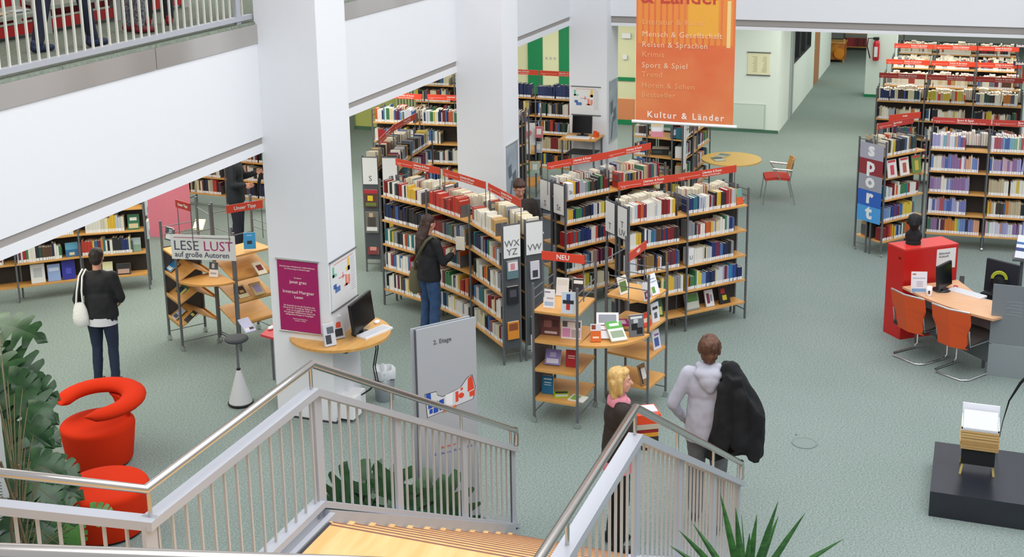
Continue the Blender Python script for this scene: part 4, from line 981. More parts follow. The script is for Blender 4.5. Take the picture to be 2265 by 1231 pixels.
# red swivel chair and pouf
def drum(root, c, r0, r1, h, sx=1, sy=1):
    q = MB(); q.lathe((c.x, c.y, .03), [(r0*.97, 0), (r0, .03), (r1, h-.05), (r1*.985, h-.025), (r1*.95, h-.008), (r1*.8, h-.002), (.02, h)], 48, 0, sx, sy); q.build('seat_drum', REDF, root, smooth=True)
    q = MB(); q.lathe((c.x, c.y, 0), [(r0*.9, 0), (r0*.95, .03)], 40, 0, sx, sy); q.build('plinth', BLACKM, root)
c = Vector((9.93, 8.25, 0))
rc = empty('lounge_chair', tuple(c), 'red felt swivel tub chair with a curled open backrest', 'chair')
drum(rc, c, .33, .375, .42)
q = MB(); path = []; rs = []
# backrest: a curl that starts at the left, sweeps round the back and ends at the front right
for i_ in range(25):
    k = i_; s = k/24; a = math.radians(118-s*272)
    ctr = c+Vector((.02, 0, 0)); rad = .345+.03*math.sin(s*PI)
    p = ctr+Vector((rad*math.cos(a), rad*math.sin(a), .655+.035*math.sin(s*PI)-.01*s))
    path.append(p); rs.append((.066+.018*math.sin(s*PI))*(.72 if i_ in (0, 24) else .93 if i_ in (1, 23) else 1))
rg = []
for i, p in enumerate(path):
    t = (path[min(i+1, 24)]-path[max(i-1, 0)]).normalized(); w = t.cross(Z).normalized(); r_ = rs[i]
    e = 1 if 0 < i < 24 else .35
    rg.append([p+(w*math.cos(2*PI*j/16)*r_*1.5+Z*math.sin(2*PI*j/16)*r_*.85)*e for j in range(16)])
q.rings([[p+(path[0]-path[1]).normalized()*.03 for p in [path[0]+(v-path[0])*.3 for v in rg[0]]]]+rg[1:-1]+[[path[-1]+(v-path[-1])*.4+(path[-1]-path[-2]).normalized()*.05 for v in rg[-1]]])
q.build('backrest_curl', REDF, rc, smooth=True)
q = MB(); rg = []
for z, k in ((.38, 1.0), (.44, .85), (.52, .75), (.58, .9), (.63, 1.15)):
    a0 = math.radians(-25); rg.append([c+Vector(((.30+.012*k)*math.cos(a0+da)+(.05*k*math.sin(2*PI*j/16))*math.cos(a0), (.30+.012*k)*math.sin(a0+da)+(.05*k*math.sin(2*PI*j/16))*math.sin(a0), z)) for j in range(16) for da in [.55*k*math.cos(2*PI*j/16)]])
q.rings(rg); q.build('back_support', REDF, rc, smooth=True)
c = Vector((8.80, 7.30, 0))
pf = empty('pouf', tuple(c), 'round red felt pouf in front of the red tub chair', 'pouf')
drum(pf, c, .36, .40, .43, 1.0, 1.0)

# desk area on the right
f0, f1, f2, f3 = V2((16.22, .92)), V2((15.98, .70)), V2((16.46, .08)), V2((16.72, .30))
cab = empty('cabinet', tuple((f0+f2)/2), 'red lacquered cabinet standing beside the information desk', 'cabinet')
q = MB(); q.prism([tuple(v.xy) for v in (f0, f1, f2, f3)], 0, 1.165); q.build('body', REDL, cab)
q = MB(); q.prism([tuple(v.xy) for v in (f0, f1, f2, f3)], 1.167, 1.19); q.build('top', mat('red_cabinet_top', 'D43A34', .35), cab)
dd = (f2-f1).normalized(); nn = Vector((-dd.y, dd.x, 0))
q = MB(); q.fbox(f1+dd*.47+Z*.88-nn*.004, dd*.28, nn*.004, Z*.26); pa = q.build('notice_sheet', SIGNW, cab)
text(pa, 'Bibliothek\nAuskunft', .04, f1+dd*.50+Z*1.07-nn*.005, dd, Z, TXTG)
q = MB(); l0 = (f0-f1).normalized(); q.fbox(f1-nn*0+l0*.06-Vector((.004, .004, 0))+Z*1.04, l0*.05, Vector((.004, .004, 0)), Z*.03); q.build('lock', mat('brass', 'B08A3A', .3, .9), cab)
# desk
dk = empty('desk', (15.75, .1, 0), 'curved pale beech information desk', 'desk')
D0, D1, D2, D3 = V2((15.88, .70)), V2((15.00, -.36)), V2((15.88, -.42)), V2((16.36, .06))
poly = [tuple(D0.xy)]
for i in range(1, 8):
    s = i/8; p = D0.lerp(D1, s)+Vector((-.77, .64, 0))*(.10*math.sin(PI*s)); poly.append(tuple(p.xy))
poly += [tuple(D1.xy), (15.35, -.45), (15.60, -.30), tuple(D3.xy)] if False else [tuple(D1.xy), (15.30, -.62), (15.62, -.52), (15.70, -.25), tuple(D3.xy)]
q = MB(); q.prism(poly, .715, .742); q.build('desktop', BEECHP, dk)
q = MB()
a_ = D0.lerp(D1, .04)+Vector((.25, -.2, 0)); b_ = D1+Vector((.22, .02, 0)); q.fbox(a_+Z*.12, b_-a_, Vector((.02, -.017, 0)), Z*.55); q.build('modesty_panel', mat('grey_panel', '6E7377', .5), dk)
for p in ((15.95, .5), (15.35, -.3), (16.15, .08)): q = MB(); q.cyl((p[0], p[1], 0), (p[0], p[1], .715), .02); q.build('leg', RACKG, dk)
# desk objects
monitor(Vector((15.70, .27, .79)), Vector((16.02, .12, .79)), .30, .742, 'black monitor seen from its side on the information desk', .08)
keyboard(at(2140, 650, .742), (at(2175, 658, .742)-at(2100, 637, .742)), .44, .14, 'white keyboard on the information desk', .742)
q = MB(); q.ell(at(2114, 634, .752), .05, .03, .018, 12); single(q, 'mouse', mat('mouse_red', 'B8344A', .4), 'red and white mouse beside the desk keyboard', 'mouse', smooth=True)
fb(2032, 647, .742, (-.9, -.25), .19, .26, .01, .1, 'E9E9F0', [(.08, .85, .3, .92, 'C9703A'), (.1, .68, .9, .72, 'B0B0BC'), (.35, .3, .75, .34, 'B0B0BC'), (.35, .4, .75, .44, 'B0B0BC'), (.35, .5, .75, .54, 'B0B0BC'), (.05, .04, .95, .2, '7FA8CC')], 'white information sheet in a stand on the desk', 'sheet_stand', 'sheet stand')
q = MB(); pc = at(2055, 654, .742); q.lathe((pc.x, pc.y, .743), [(.03, 0), (.033, .01), (.033, .12), (.028, .12), (.028, .02)], 16); cup = single(q, 'pen_cup', WHITEP, 'white pen cup with dark motif beside the sheet stand', 'cup')
q = MB(); q.box(pc.x-.036, pc.y-.01, .78, pc.x-.032, pc.y+.012, .82); q.build('motif', mat('cup_motif', '5A3A30', .6), cup)
q = MB(); pt = at(2075, 622, .742)+Vector((.12, .1, 0)); q.fbox(Vector((pt.x, pt.y, .743)), (.0, -.13, 0), (.1, 0, 0), (0.02, 0, .2)); single(q, 'telephone', BLACKP, 'black office device behind the monitor on the desk', 'telephone')
# screen at the desk end
sc_ = empty('partition', (15.45, -.6, 0), 'grey glass partition at the right end of the information desk', 'partition')
q = MB(); q.fbox((15.12, -.34, .40), (-.02, -.95, 0), (.01, 0, 0), (0, 0, .73)); gp = q.build('glass_panel', mat('frosted_grey', '7F858A', .25, .1), sc_)
q = MB(); q.fbox((15.12, -.34, .0), (-.02, -.95, 0), (.01, 0, 0), (0, 0, .39)); q.build('lower_panel', mat('frosted_light', '8B9296', .3), sc_)
for k in range(5):
    q = MB(); q.box(15.113, -.50-.16*(k%2)*.3, .93-.04*k, 15.12, -.75, .935-.04*k); q.build('text_line', colmat('94999E'), gp)
# bust on the cabinet
bc = Vector((16.28, .62, 1.19))
bu = empty('bust', tuple(bc), 'black bust on top of the red cabinet', 'sculpture')
q = MB(); q.lathe((bc.x, bc.y, 1.191), [(.085, 0), (.085, .03), (.08, .05)], 20, 0, 1, 1.1); q.build('pedestal', BLACKM, bu)
# (head is added with the figures below)
def sled_chair(label, b0, b1, b2, bt0, bt1):
    """cantilever chair: b0 rear left foot corner, b1 rear right corner, b2 front right; backrest top edge bt0-bt1"""
    b0, b1, b2 = V2(b0), V2(b1), V2(b2); side = b1-b0; fwd = (b2-b1); b3 = b0+fwd
    g = empty('visitor_chair', tuple((b0+b2)/2), label, 'chair', 'visitor chairs at the information desk')
    s_ = side.normalized(); f_ = fwd.normalized(); W = side.length; Lf = fwd.length
    r_ = .0125
    path = [b3+Z*.44, b3+f_*.0+Z*.06, b3-f_*.05+Z*r_, b0+f_*.06+Z*r_, b0+s_*.06+Z*r_, b1-s_*.06+Z*r_, b1+f_*.06+Z*r_, b2-f_*.05+Z*r_, b2+Z*.06, b2+Z*.44]
    q = MB(); q.tube(path, r_, 10); q.build('sled_frame', CHROME, g)
    so = b0+f_*.06
    q = MB(); rg = []
    for i in range(7):
        t = i/6; z = .46+.03*math.cos(t*PI)*-1+.02*(t > .8); p = b0+f_*(.04+t*(Lf+.02)); w0 = -.005; w1 = W+.005
        rg.append([p+s_*w0+Z*(z-.03), p+s_*w1+Z*(z-.03), p+s_*w1+Z*(z+.015), p+s_*w0+Z*(z+.015)])
    q.rings(rg, sm=False); q.build('seat', mat('seat_dark_leather', '2B2724', .5), g)
    t0, t1 = Vector(bt0), Vector(bt1); td = (t1-t0); L = td.length; td.normalize(); tn = Vector((-td.y, td.x, 0)).normalized()
    q = MB(); rg = []
    for i in range(7):
        t = i/6; z = .86-.48*t; ins = .0 if t < .35 else .05*min(1, (t-.35)*4); o_ = (t0+t1)/2; o_.z = z
        cen = o_+tn*(.10*t)
        rg.append([cen-td*(L/2-ins)-tn*(-.02*1), cen+Vector((0, 0, 0))-tn*.03*(1), cen+td*(L/2-ins)+tn*.02, cen+td*(L/2-ins)+tn*.045, cen-tn*.005, cen-td*(L/2-ins)+tn*.045])
    q.rings(rg, sm=False); q.build('backrest', ORANGE, g)
    q = MB(); o_ = (t0+t1)/2; o_.z = .868; q.tube([o_-td*L/2+tn*.03, o_-tn*.018, o_+td*L/2+tn*.03], .013, 8); q.build('grab_rail', CHROME, g)
    q = MB()
    for e in (0, 1):
        p = (b0 if e == 0 else b1); q.tube([(b3 if e == 0 else b2)+Z*.43, p+f_*.05+Z*.43, p+f_*.02+Z*.62], .011, 8)
    q.build('back_tubes', CHROME, g)
    return g
cA = sled_chair('left orange backed cantilever chair, next to the red cabinet', (15.42, .78), (15.14, .42), (15.50, .12), (15.36, .82, 0), (15.06, .43, 0))
cB = sled_chair('right orange backed cantilever chair, next to the glass partition', (15.04, .27), (14.80, -.10), (15.16, -.36), (14.96, .33, 0), (14.73, -.09, 0))
# office chair with bag
oc_ = empty('office_chair', (16.75, -.5, 0), 'black office chair behind the information desk', 'chair')
q = MB(); q.fbox((16.62, -.26, .55), (-.22, -.38, 0), (.04, -.02, 0), (.02, -.01, .42)); q.build('backrest', mat('mesh_black', '1C1F2A', .7), oc_)
q = MB(); q.fbox((16.66, -.22, .44), (-.2, -.40, 0), (.38, -.2, 0), (0, 0, .06)); q.build('seat', BLACKM, oc_)
q = MB(); q.cyl((16.76, -.5, .08), (16.76, -.5, .44), .025)
for k in range(5): q.tube([(16.76, -.5, .08), (16.76+.28*math.cos(k*1.257), -.5+.28*math.sin(k*1.257), .05)], .016, 6)
q.build('star_base', BLACKP, oc_)
q = MB()
for k in range(5): q.cyl((16.76+.28*math.cos(k*1.257), -.512+.28*math.sin(k*1.257), .025), (16.76+.28*math.cos(k*1.257), -.488+.28*math.sin(k*1.257), .025), .025)
q.build('castors', BLACKP, oc_)
q = MB(); q.box(16.5, -.02, .62, 16.85, .04, .64); q.build('armrest', BLACKP, oc_)

# podium with the paper sculpture
pd = MB(); pd.box(11.45, -1.9, 0, 12.55, .15, .25); single(pd, 'podium', mat('podium_black', '26282F', .25, noise=(2, '2A2D35', 2)), 'low glossy black podium at the lower right edge', 'podium')
sg = empty('book_sculpture', (12.0, -.26, .25), 'stacked paper block under a pale tray on a small black stand, on the podium', 'sculpture')
for x_, y_ in ((11.9, -.11), (11.93, -.41), (12.15, -.11), (12.18, -.41)):
    q = MB(); q.fbox((x_, y_, .25), (.02, 0, 0), (0, .02, 0), (.02 if x_ < 12 else -.02, -.02 if y_ > -.2 else .02, .13)); q.build('leg', mat('pale_wood_leg', 'C9B26A', .5), sg)
q = MB(); q.fbox((11.90, -.40, .36), (.28, 0, 0), (0, .30, 0), (0, 0, .16)); q.build('stand', BLACKM, sg)
for k in range(20):
    q = MB(); j1, j2 = R.uniform(-.008, .008), R.uniform(-.008, .008)
    q.fbox((11.88+j1, -.42+j2, .52+k*.0095), (.31, 0, 0), (0, .335, 0), (0, 0, .0082)); q.build('paper_sheet', [mat('paper_ochre', 'C9A468', .9), mat('paper_buff', 'D9BC86', .9), mat('paper_brown', 'B38C55', .9)][k%3], sg)
q = MB()
for b_ in ((11.88, -.42, .31, .335, .712, .722), ): q.fbox((b_[0], b_[1], b_[4]), (b_[2], 0, 0), (0, b_[3], 0), (0, 0, .01))
q.fbox((11.88, -.42, .72), (.31, 0, 0), (0, .012, 0), (0, 0, .03)); q.fbox((11.88, -.097, .72), (.31, 0, 0), (0, .012, 0), (0, 0, .03)); q.fbox((12.178, -.42, .72), (.012, 0, 0), (0, .335, 0), (0.03, 0, .13)); q.fbox((11.88, -.42, .72), (.012, 0, 0), (0, .335, 0), (0, 0, .02))
q.build('tray', mat('tray_white', 'E3E5EC', .5), sg)
q = MB(); q.fbox((11.895, -.405, .724), (.28, 0, .07), (0, .305, 0), (0, 0, .004)); q.build('tray_inlay', mat('tray_blue_grey', 'C5CBD6', .5), sg)
q = MB(); q.tube([(12.50, -.43, .25), (12.44, -.46, .6), (12.36, -.5, .86), (12.2, -.58, 1.12), (12.0, -.75, 1.45), (11.9, -1.0, 1.7)], [.003, .004, .008, .014, .017, .019], 10)
single(q, 'curved_rod', BLACKM, 'thin curved dark rod rising from the podium at the right edge', 'sculpture', smooth=True)
# round table, chair
rt = empty('round_table', (22.18, 4.02, 0), 'round yellow topped reading table', 'table')
q = MB(); q.lathe((22.18, 4.02, .715), [(.53, 0), (.535, .012), (.53, .025)], 48); q.build('tabletop', YTAB, rt)
q = MB(); q.cyl((22.18, 4.02, .02), (22.18, 4.02, .715), .035); q.lathe((22.18, 4.02, 0), [(.27, 0), (.26, .02), (.04, .04)], 24); q.build('pedestal', RACKG, rt)
fb(1594, 356, .742, (-1, -.2), .2, .28, .004, 0, 'A8B09A', [(.05, .5, .95, .95, '5A6A5E'), (.1, .1, .9, .4, 'C9CCC0')], 'open green grey magazine lying on the round table, front', 'magazine', 'magazine', flat=True, spin=.3)
fb(1593, 347, .742, (-1, -.2), .2, .26, .004, 0, 'B8B8A8', [(.05, .4, .95, .95, '7A8478')], 'grey magazine lying on the round table, rear', 'magazine', 'magazine', flat=True, spin=-.4)
ac = empty('armchair', (22.25, 3.22, 0), 'steel framed armchair with red seat and bent wood back', 'chair', rz=0)
fd = Vector((-.25, .97, 0)).normalized(); sdv = Vector((fd.y, -fd.x, 0)); cc_ = V2((22.25, 3.22))
q = MB(); rg = []
for i in range(6):
    t = i/5; p = cc_+fd*(-.22+.44*t); z = .44+.02*math.sin(t*PI)
    rg.append([p-sdv*.22+Z*(z-.02), p+sdv*.22+Z*(z-.02), p+sdv*.22+Z*(z+.03), p-sdv*.22+Z*(z+.03)])
q.rings(rg, sm=False); q.build('seat', mat('seat_red', 'C0392B', .8), ac)
q = MB(); rg = []
for i in range(6):
    t = i/5; z = .55+.25*t; o_ = cc_-fd*(.22+.06*t)
    rg.append([o_-sdv*.2+fd*.04+Z*z, o_+Z*z-fd*.02, o_+sdv*.2+fd*.04+Z*z, o_+sdv*.2+fd*.025+Z*z, o_-fd*.035+Z*z, o_-sdv*.2+fd*.025+Z*z])
q.rings(rg, sm=False); q.build('backrest', BEECH, ac)
for s_ in (-1, 1):
    q = MB(); q.tube([cc_+fd*.25+sdv*s_*.27, cc_+fd*.2+sdv*s_*.24+Z*.42], .011, 8); q.build('leg', CHROME, ac)
    q = MB(); q.tube([cc_-fd*.3+sdv*s_*.27, cc_-fd*.2+sdv*s_*.24+Z*.42, cc_-fd*.26+sdv*s_*.21+Z*.75], .011, 8); q.build('leg', CHROME, ac)
    q = MB(); q.tube([cc_-fd*.24+sdv*s_*.25+Z*.62, cc_+fd*.1+sdv*s_*.27+Z*.65], .016, 8); q.tube([cc_+fd*.1+sdv*s_*.27+Z*.65, cc_-fd*.05+sdv*s_*.25+Z*.44], .01, 8); q.build('armrest', CHROME, ac)
# far computer table
ft = empty('standing_desk', (22.0, 6.76, 0), 'small beech computer table before the third column', 'desk')
q = MB(); q.prism([(21.72, 7.10), (21.75, 6.42), (22.28, 6.40), (22.28, 7.08)], .985, 1.01); q.build('desktop', BEECH, ft)
q = MB(); q.prism([(21.85, 7.02), (21.87, 6.50), (22.26, 6.48), (22.26, 7.0)], .70, .72); q.build('lower_shelf', DARKG, ft)
for p in ((21.76, 7.05), (21.79, 6.46), (22.24, 6.44), (22.24, 7.04)):
    q = MB(); q.box(p[0]-.014, p[1]-.014, 0, p[0]+.014, p[1]+.014, .985); q.build('leg', RACKG, ft)
monitor((22.05, 6.95, 1.06), (22.07, 6.58, 1.06), .33, 1.01, 'black monitor on the far computer table')
keyboard((21.87, 6.78, 0), (0, -1, 0), .44, .14, 'white keyboard on the far computer table', 1.01)
q = MB(); q.box(22.02, 6.45, 1.011, 22.12, 6.54, 1.09); q.box(22.0, 6.46, 1.011, 22.02, 6.53, 1.13); single(q, 'note_box', ORANGE, 'orange note box on the far computer table', 'box')
q = MB(); q.ell((21.88, 6.50, 1.02), .05, .03, .016, 10); single(q, 'mouse', WHITEP, 'white mouse on the far computer table', 'mouse', smooth=True)
# heart display rack
hr = display_rack('small display rack with a pink heart sign, right of the second column', [(20.86, 7.52), (20.95, 7.28), (21.6, 7.4), (21.5, 7.66)], levels=(.3, .6, .9, 1.2), post=1.5, tops=(1.3, 1.4), tall_back=1.6)
q = MB(); q.fbox((20.84, 7.53, 1.05), (.09, -.25, 0), (.004, .002, 0), (0, 0, .4)); hs = q.build('sign_plate', SIGNW, hr)
q = MB(); o_ = Vector((20.84+.045, 7.53-.125, 1.25)); rd = Vector((.09, -.25, 0)).normalized()
hp = [(16*math.sin(t)**3, 13*math.cos(t)-5*math.cos(2*t)-2*math.cos(3*t)-math.cos(4*t)) for t in [k*2*PI/24 for k in range(24)]]
vs = [o_+rd*(x_*.0045)+Z*(y_*.0055)-Vector((.006, .002, 0)) for x_, y_ in hp]; q.add(vs+[v+Vector((.004, .001, 0)) for v in vs], [tuple(range(24)), tuple(range(24, 48))[::-1]]+[(i, (i+1)%24, 24+(i+1)%24, 24+i) for i in range(24)]); q.build('heart', colmat('D9808A'), hs)
for k, (px, py, z, c_, l_) in enumerate(((1192, 305, 1.2, 'C9707A', 'rose red'), (1165, 340, .9, 'DDE0D8', 'white'), (1190, 338, .9, 'B8BCC0', 'grey'), (1163, 385, .6, '3A9A4A', 'green'), (1183, 383, .6, 'A9C0B0', 'pale green'))):
    face_book(Vector((20.95+.3*(px > 1175), 7.42, z)) if False else at(px, py, z)+Z*.001, (-1, -.1), .14, .2, .02, .1, c_, [(.2, .3, .8, .8, 'E8E6E0')], '%s book on the heart sign display rack' % l_)
# games and brochures in the dark bookcase under the banner
for k, (px, py, z, w_, h_, c_, l_, c2) in enumerate(((1458, 354, .89, .30, .11, '23282C', 'black game box', '3A4A44'), (1491, 349, .89, .26, .05, '6A9A5A', 'green and purple game box', '6A4A9A'), (1458, 376, .55, .3, .1, '7A7670', 'grey game box', 'A8A49C'), (1497, 372, .55, .24, .07, '4A2E2A', 'dark brown game box', 'B89A7A'), (1495, 392, .24, .24, .09, '6E3428', 'red brown game box', 'C9A080'), (1457, 400, .24, .3, .08, '7E3A22', 'rust coloured game box', 'C98A5A'))):
    p = at(px, py, z) ; p = Vector((21.45, 5.14 if px < 1475 else 4.86, z+.001)); face_book(p, (-1, -.17), w_, h_, .22, 0, c_, [(.1, .3, .6, .7, c2)], '%s under the orange banner, %s' % (l_, {.89: 'upper shelf', .55: 'middle shelf', .24: 'low shelf'}[z]), 'game_box', 'game box')
face_book(Vector((21.36, 5.18, 1.231)), (-1, -.17), .22, .27, .01, .2, 'D9D4CC', [(0, 0, 1, .4, 'D98A9A'), (.1, .35, .9, .6, 'E9E9EC'), (.1, .7, .8, .9, 'E0C890')], 'pink and white brochure face out under the orange banner', 'brochure', 'brochure')
face_book(Vector((21.33, 4.86, 1.231)), (-1, -.17), .15, .19, .01, .2, '5A5E78', [(.3, .3, .7, .8, 'E4E4F0')], 'grey blue brochure in a wire holder under the banner', 'brochure', 'brochure')
q = MB(); q.fbox((21.19, 4.67, .72), (.10, -.02, 0), (.0, -.004, 0), (0, 0, .78)); hgs = single(q, 'hanging_list', SIGNW, 'long white paper list hanging on the bookcase end under the banner', 'notice')
# man's printer desk
q = MB(); q.box(17.65, 5.70, 0, 18.25, 6.2, .74); q.box(17.6, 5.65, .74, 18.3, 6.25, .77); single(q, 'printer_table', mat('grey_table', '7A7F84', .5), 'grey equipment table behind the reading man', 'table')
q = MB(); q.box(17.68, 5.72, .77, 18.15, 6.18, .98); pr = single(q, 'printer', mat('printer_grey', '4A5256', .5), 'dark grey printer behind the reading man', 'printer')
q = MB(); q.box(17.72, 5.9, .981, 17.9, 6.1, .985); q.build('paper', SIGNW, pr)
# orange banner
bn = empty('banner', (13.5, 2.98, 3.15), 'orange hanging cloth banner headed Kultur & Länder', 'banner')
q = MB(); q.box(13.497, 2.44, 3.17, 13.503, 3.52, 5.3); bs = q.build('banner_cloth', ORANGEB, bn)
q = MB(); q.tube([(13.5, 2.40, 3.15), (13.5, 3.56, 3.15)], .017, 10); q.build('bottom_rod', WHITEP, bn)
q = MB(); q.tube([(13.5, 2.40, 5.3), (13.5, 3.56, 5.3)], .017, 10); q.build('top_rod', WHITEP, bn)
q = MB(); q.tube([(13.5, 2.5, 5.3), (13.5, 2.5, 9.5)], .004, 6); q.tube([(13.5, 3.46, 5.3), (13.5, 3.46, 9.5)], .004, 6); q.build('cord', BLACKM, bn)
q = MB()
for k in range(16):
    y_ = 3.5-k*.066; h_ = .25+.2*R.random(); q.box(13.4955, y_-.045, 4.02, 13.498, y_, 4.02+h_+.25)
q.build('print_patch', mat('banner_amber', 'E38A3E', .7), bs)
q = MB(); q.box(13.495, 2.62, 4.12, 13.4985, 2.95, 4.5); q.build('print_patch', mat('banner_yellow', 'E6A53C', .7), bs)
q = MB(); q.box(13.495, 2.49, 4.0, 13.4985, 2.53, 4.5); q.build('print_patch', mat('banner_cream', 'EBCB8A', .7), bs)
BT = mat('banner_lettering', 'EBA873', .7); BT2 = mat('banner_lettering_pale', 'F0C9A4', .7)
def bt(s_, size, y, z, m_, bold=0, sp=1.12): text(bs, s_, size, (13.496, y, z), (0, -1, 0), Z, m_, bold=bold, spacing=sp)
for s_, py, m_ in (('Literatur & Kunst', 49, BT), ('Mensch & Gesellschaft', 76, BT2), ('Reisen & Sprachen', 99, BT2), ('Krimis', 121, BT), ('Sport & Spiel', 145, BT2), ('Trend', 166, BT), ('Hören & Sehen', 190, BT), ('Bestseller', 211, BT)):
    bt(s_, .085, 3.455, 3.15+(268-py)/203+.0, m_)
bt('Kultur & Länder', .098, 3.39, 3.205, mat('banner_white', 'F6E4D8', .7), .0016, 1.3)
bt('& Länder', .235, 3.475, 4.46, mat('banner_dark', 'BE4434', .7), .003, 1.0)

# sport letters on the castor bookcase end
o0 = V2(SL[0]); dl = (V2(SL[1])-o0).normalized(); nl = Vector((-dl.y, dl.x, 0)); outv = -dl; rt_ = Z.cross(outv)
spn = empty('sport_panel', tuple(o0+nl*.25+outv*.03+Z*.5), 'tall end panel spelling sport in white letters on grey, maroon and blue fields', 'sign')
for k, (ch, c_) in enumerate((('s', 'A7A6B4'), ('p', '8E2F38'), ('o', '9B9CA6'), ('r', '2B5FB8'), ('t', '4A9BDC'))):
    z1 = 1.74-k*.245; l_ = o0+nl*.48+outv*.035
    q = MB(); q.fbox(l_+Z*(z1-.245), -nl*.46, outv*.006, Z*.243); t_ = q.build('letter_field', colmat(c_), spn)
    text(t_, ch, .30, o0+nl*.25+outv*.041+Z*(z1-.19), rt_, Z, SIGNW, align='CENTER', bold=.012, sx=1.1)
# magazines on the sport L rack
for k in range(3):
    p = o0+dl*(.16+k*.27)-nl*.01+Z*1.232
    face_book(p, -nl, .2, .27, .012, .18, ['E4DAD8', 'E6E0DC', '6E8A4A'][k], [(.1, .85, .9, .97, 'C9474A'), (.3, .15, .7, .7, ['C04A50', 'B05A48', 'C9B04A'][k])], ['white magazine with red figure, left of three in the sport rack', 'white magazine with brown figure, middle of three in the sport rack', 'green magazine, right of three in the sport rack'][k], 'magazine', 'magazine')
# face-out books on low shelves of the T UV row
dU2 = dU; nU = Vector((-dU.y, dU.x, 0)); dU1 = (V2(U[1])-V2(U[0])).normalized(); nU1 = Vector((-dU1.y, dU1.x, 0))
for (o_, d_, n_, s_, w_, h_, c_, acc, l_) in ((V2(U[0]), dU1, nU1, .48, .19, .26, '2F5A34', [(.1, .1, .9, .5, 'C9C46A'), (.2, .6, .8, .9, '3E6A7A')], 'dark green picture book face out, bottom shelf below T UV, left bay'),
        (V2(U[1]), dU, nU, .16, .22, .22, '8A8E8A', [(.05, .1, .95, .5, 'B8BEB0'), (.1, .5, .9, .95, '4F7A3A')], 'green and grey flower book, bottom shelf, left of three face out books'),
        (V2(U[1]), dU, nU, .44, .13, .22, 'DADBDD', [(.15, .2, .5, .8, '7A2A3A'), (.55, .3, .85, .7, '8A8E94')], 'white book with dark red figure, bottom shelf, middle of three face out books'),
        (V2(U[1]), dU, nU, .68, .17, .22, '1C1A1C', [(.2, .6, .6, .9, 'A82A2A'), (.3, .2, .7, .5, 'C9B82A')], 'black book with red and yellow, bottom shelf, right of three face out books'),
        (V2(U[1]), dU, nU, .86, .15, .2, 'D85A2B', [(0, .45, 1, 1, '6A9A90')], 'teal and orange book face out at the right end of the top T UV shelf')):
    z_ = 1.571 if 'top' in l_ else .241
    face_book(o_+d_*s_+n_*.06+Z*z_, -n_, w_, h_, .02, .3, c_, acc, l_)
# small holders with books on the end panels of WX / VW
eA = V2(A[3]); dA = (V2(A[3])-V2(A[2])).normalized(); nA = Vector((-dA.y, dA.x, 0))
for k, (z_, c_, acc, l_) in enumerate(((1.10, '5E7A80', [(.1, .45, .95, .95, 'E6DADA'), (.3, .5, .7, .85, 'C98A94')], 'teal and white book in the upper holder of the WX YZ end panel'), (.78, '1B1C22', [(.2, .4, .8, .8, '4A4A52')], 'black book in the middle holder of the WX YZ end panel'), (.33, 'D98A2B', [(.1, .5, .9, .9, '8A4A2A')], 'orange book in the lower holder of the WX YZ end panel'))):
    face_book(eA+nA*.12+dA*.045+Z*z_, dA, .15, .22, .02, .05, c_, acc, l_)
eV = eA+nA*.30
for k, (z_, c_, acc, l_) in enumerate(((1.05, 'CFCBD4', [(.2, .1, .8, .5, '3A3A42')], 'pale lilac book in the upper holder of the VW end panel'), (.35, '3E5A44', [(.1, .2, .6, .8, 'C9A86A')], 'green book in the lower holder of the VW end panel'), (.12, 'E4E4E2', [(.2, .3, .8, .8, 'D5D5D5')], 'white book low on the VW end panel'))):
    face_book(eV+nA*.12+dA*.045+Z*z_, dA, .12, .22, .02, .05, c_, acc, l_)
# posters on the S end panel at the left aisle
e0 = V2(off(S1, .54)[0]); dS1 = (V2(S1[1])-V2(S1[0])).normalized(); nS1 = Vector((-dS1.y, dS1.x, 0))
pp = e0-nS1*.12-dS1*.05
face_book(pp+Z*1.02, -dS1, .2, .26, .01, .05, '5A3A30', [(0, .78, 1, 1, 'B02A3A'), (.25, .35, .65, .65, 'E6C42B'), (.1, .05, .9, .25, '6A7A3A')], 'magazine with a yellow disc cover on the leftmost S end panel', 'magazine', 'magazine')
face_book(pp+Z*.62, -dS1, .2, .32, .01, .05, '6E6E66', [(.3, .75, .6, .95, 'C9A890'), (.2, .3, .8, .75, '4A4440'), (.1, .1, .9, .28, 'E4E4E4')], 'poster of a reader with newspaper on the leftmost S end panel', 'poster', 'poster')
face_book(pp+Z*.28, -dS1, .16, .2, .02, .3, '7A2A30', [(.2, .3, .8, .8, 'C98A7A')], 'dark red book low on the leftmost S end panel')
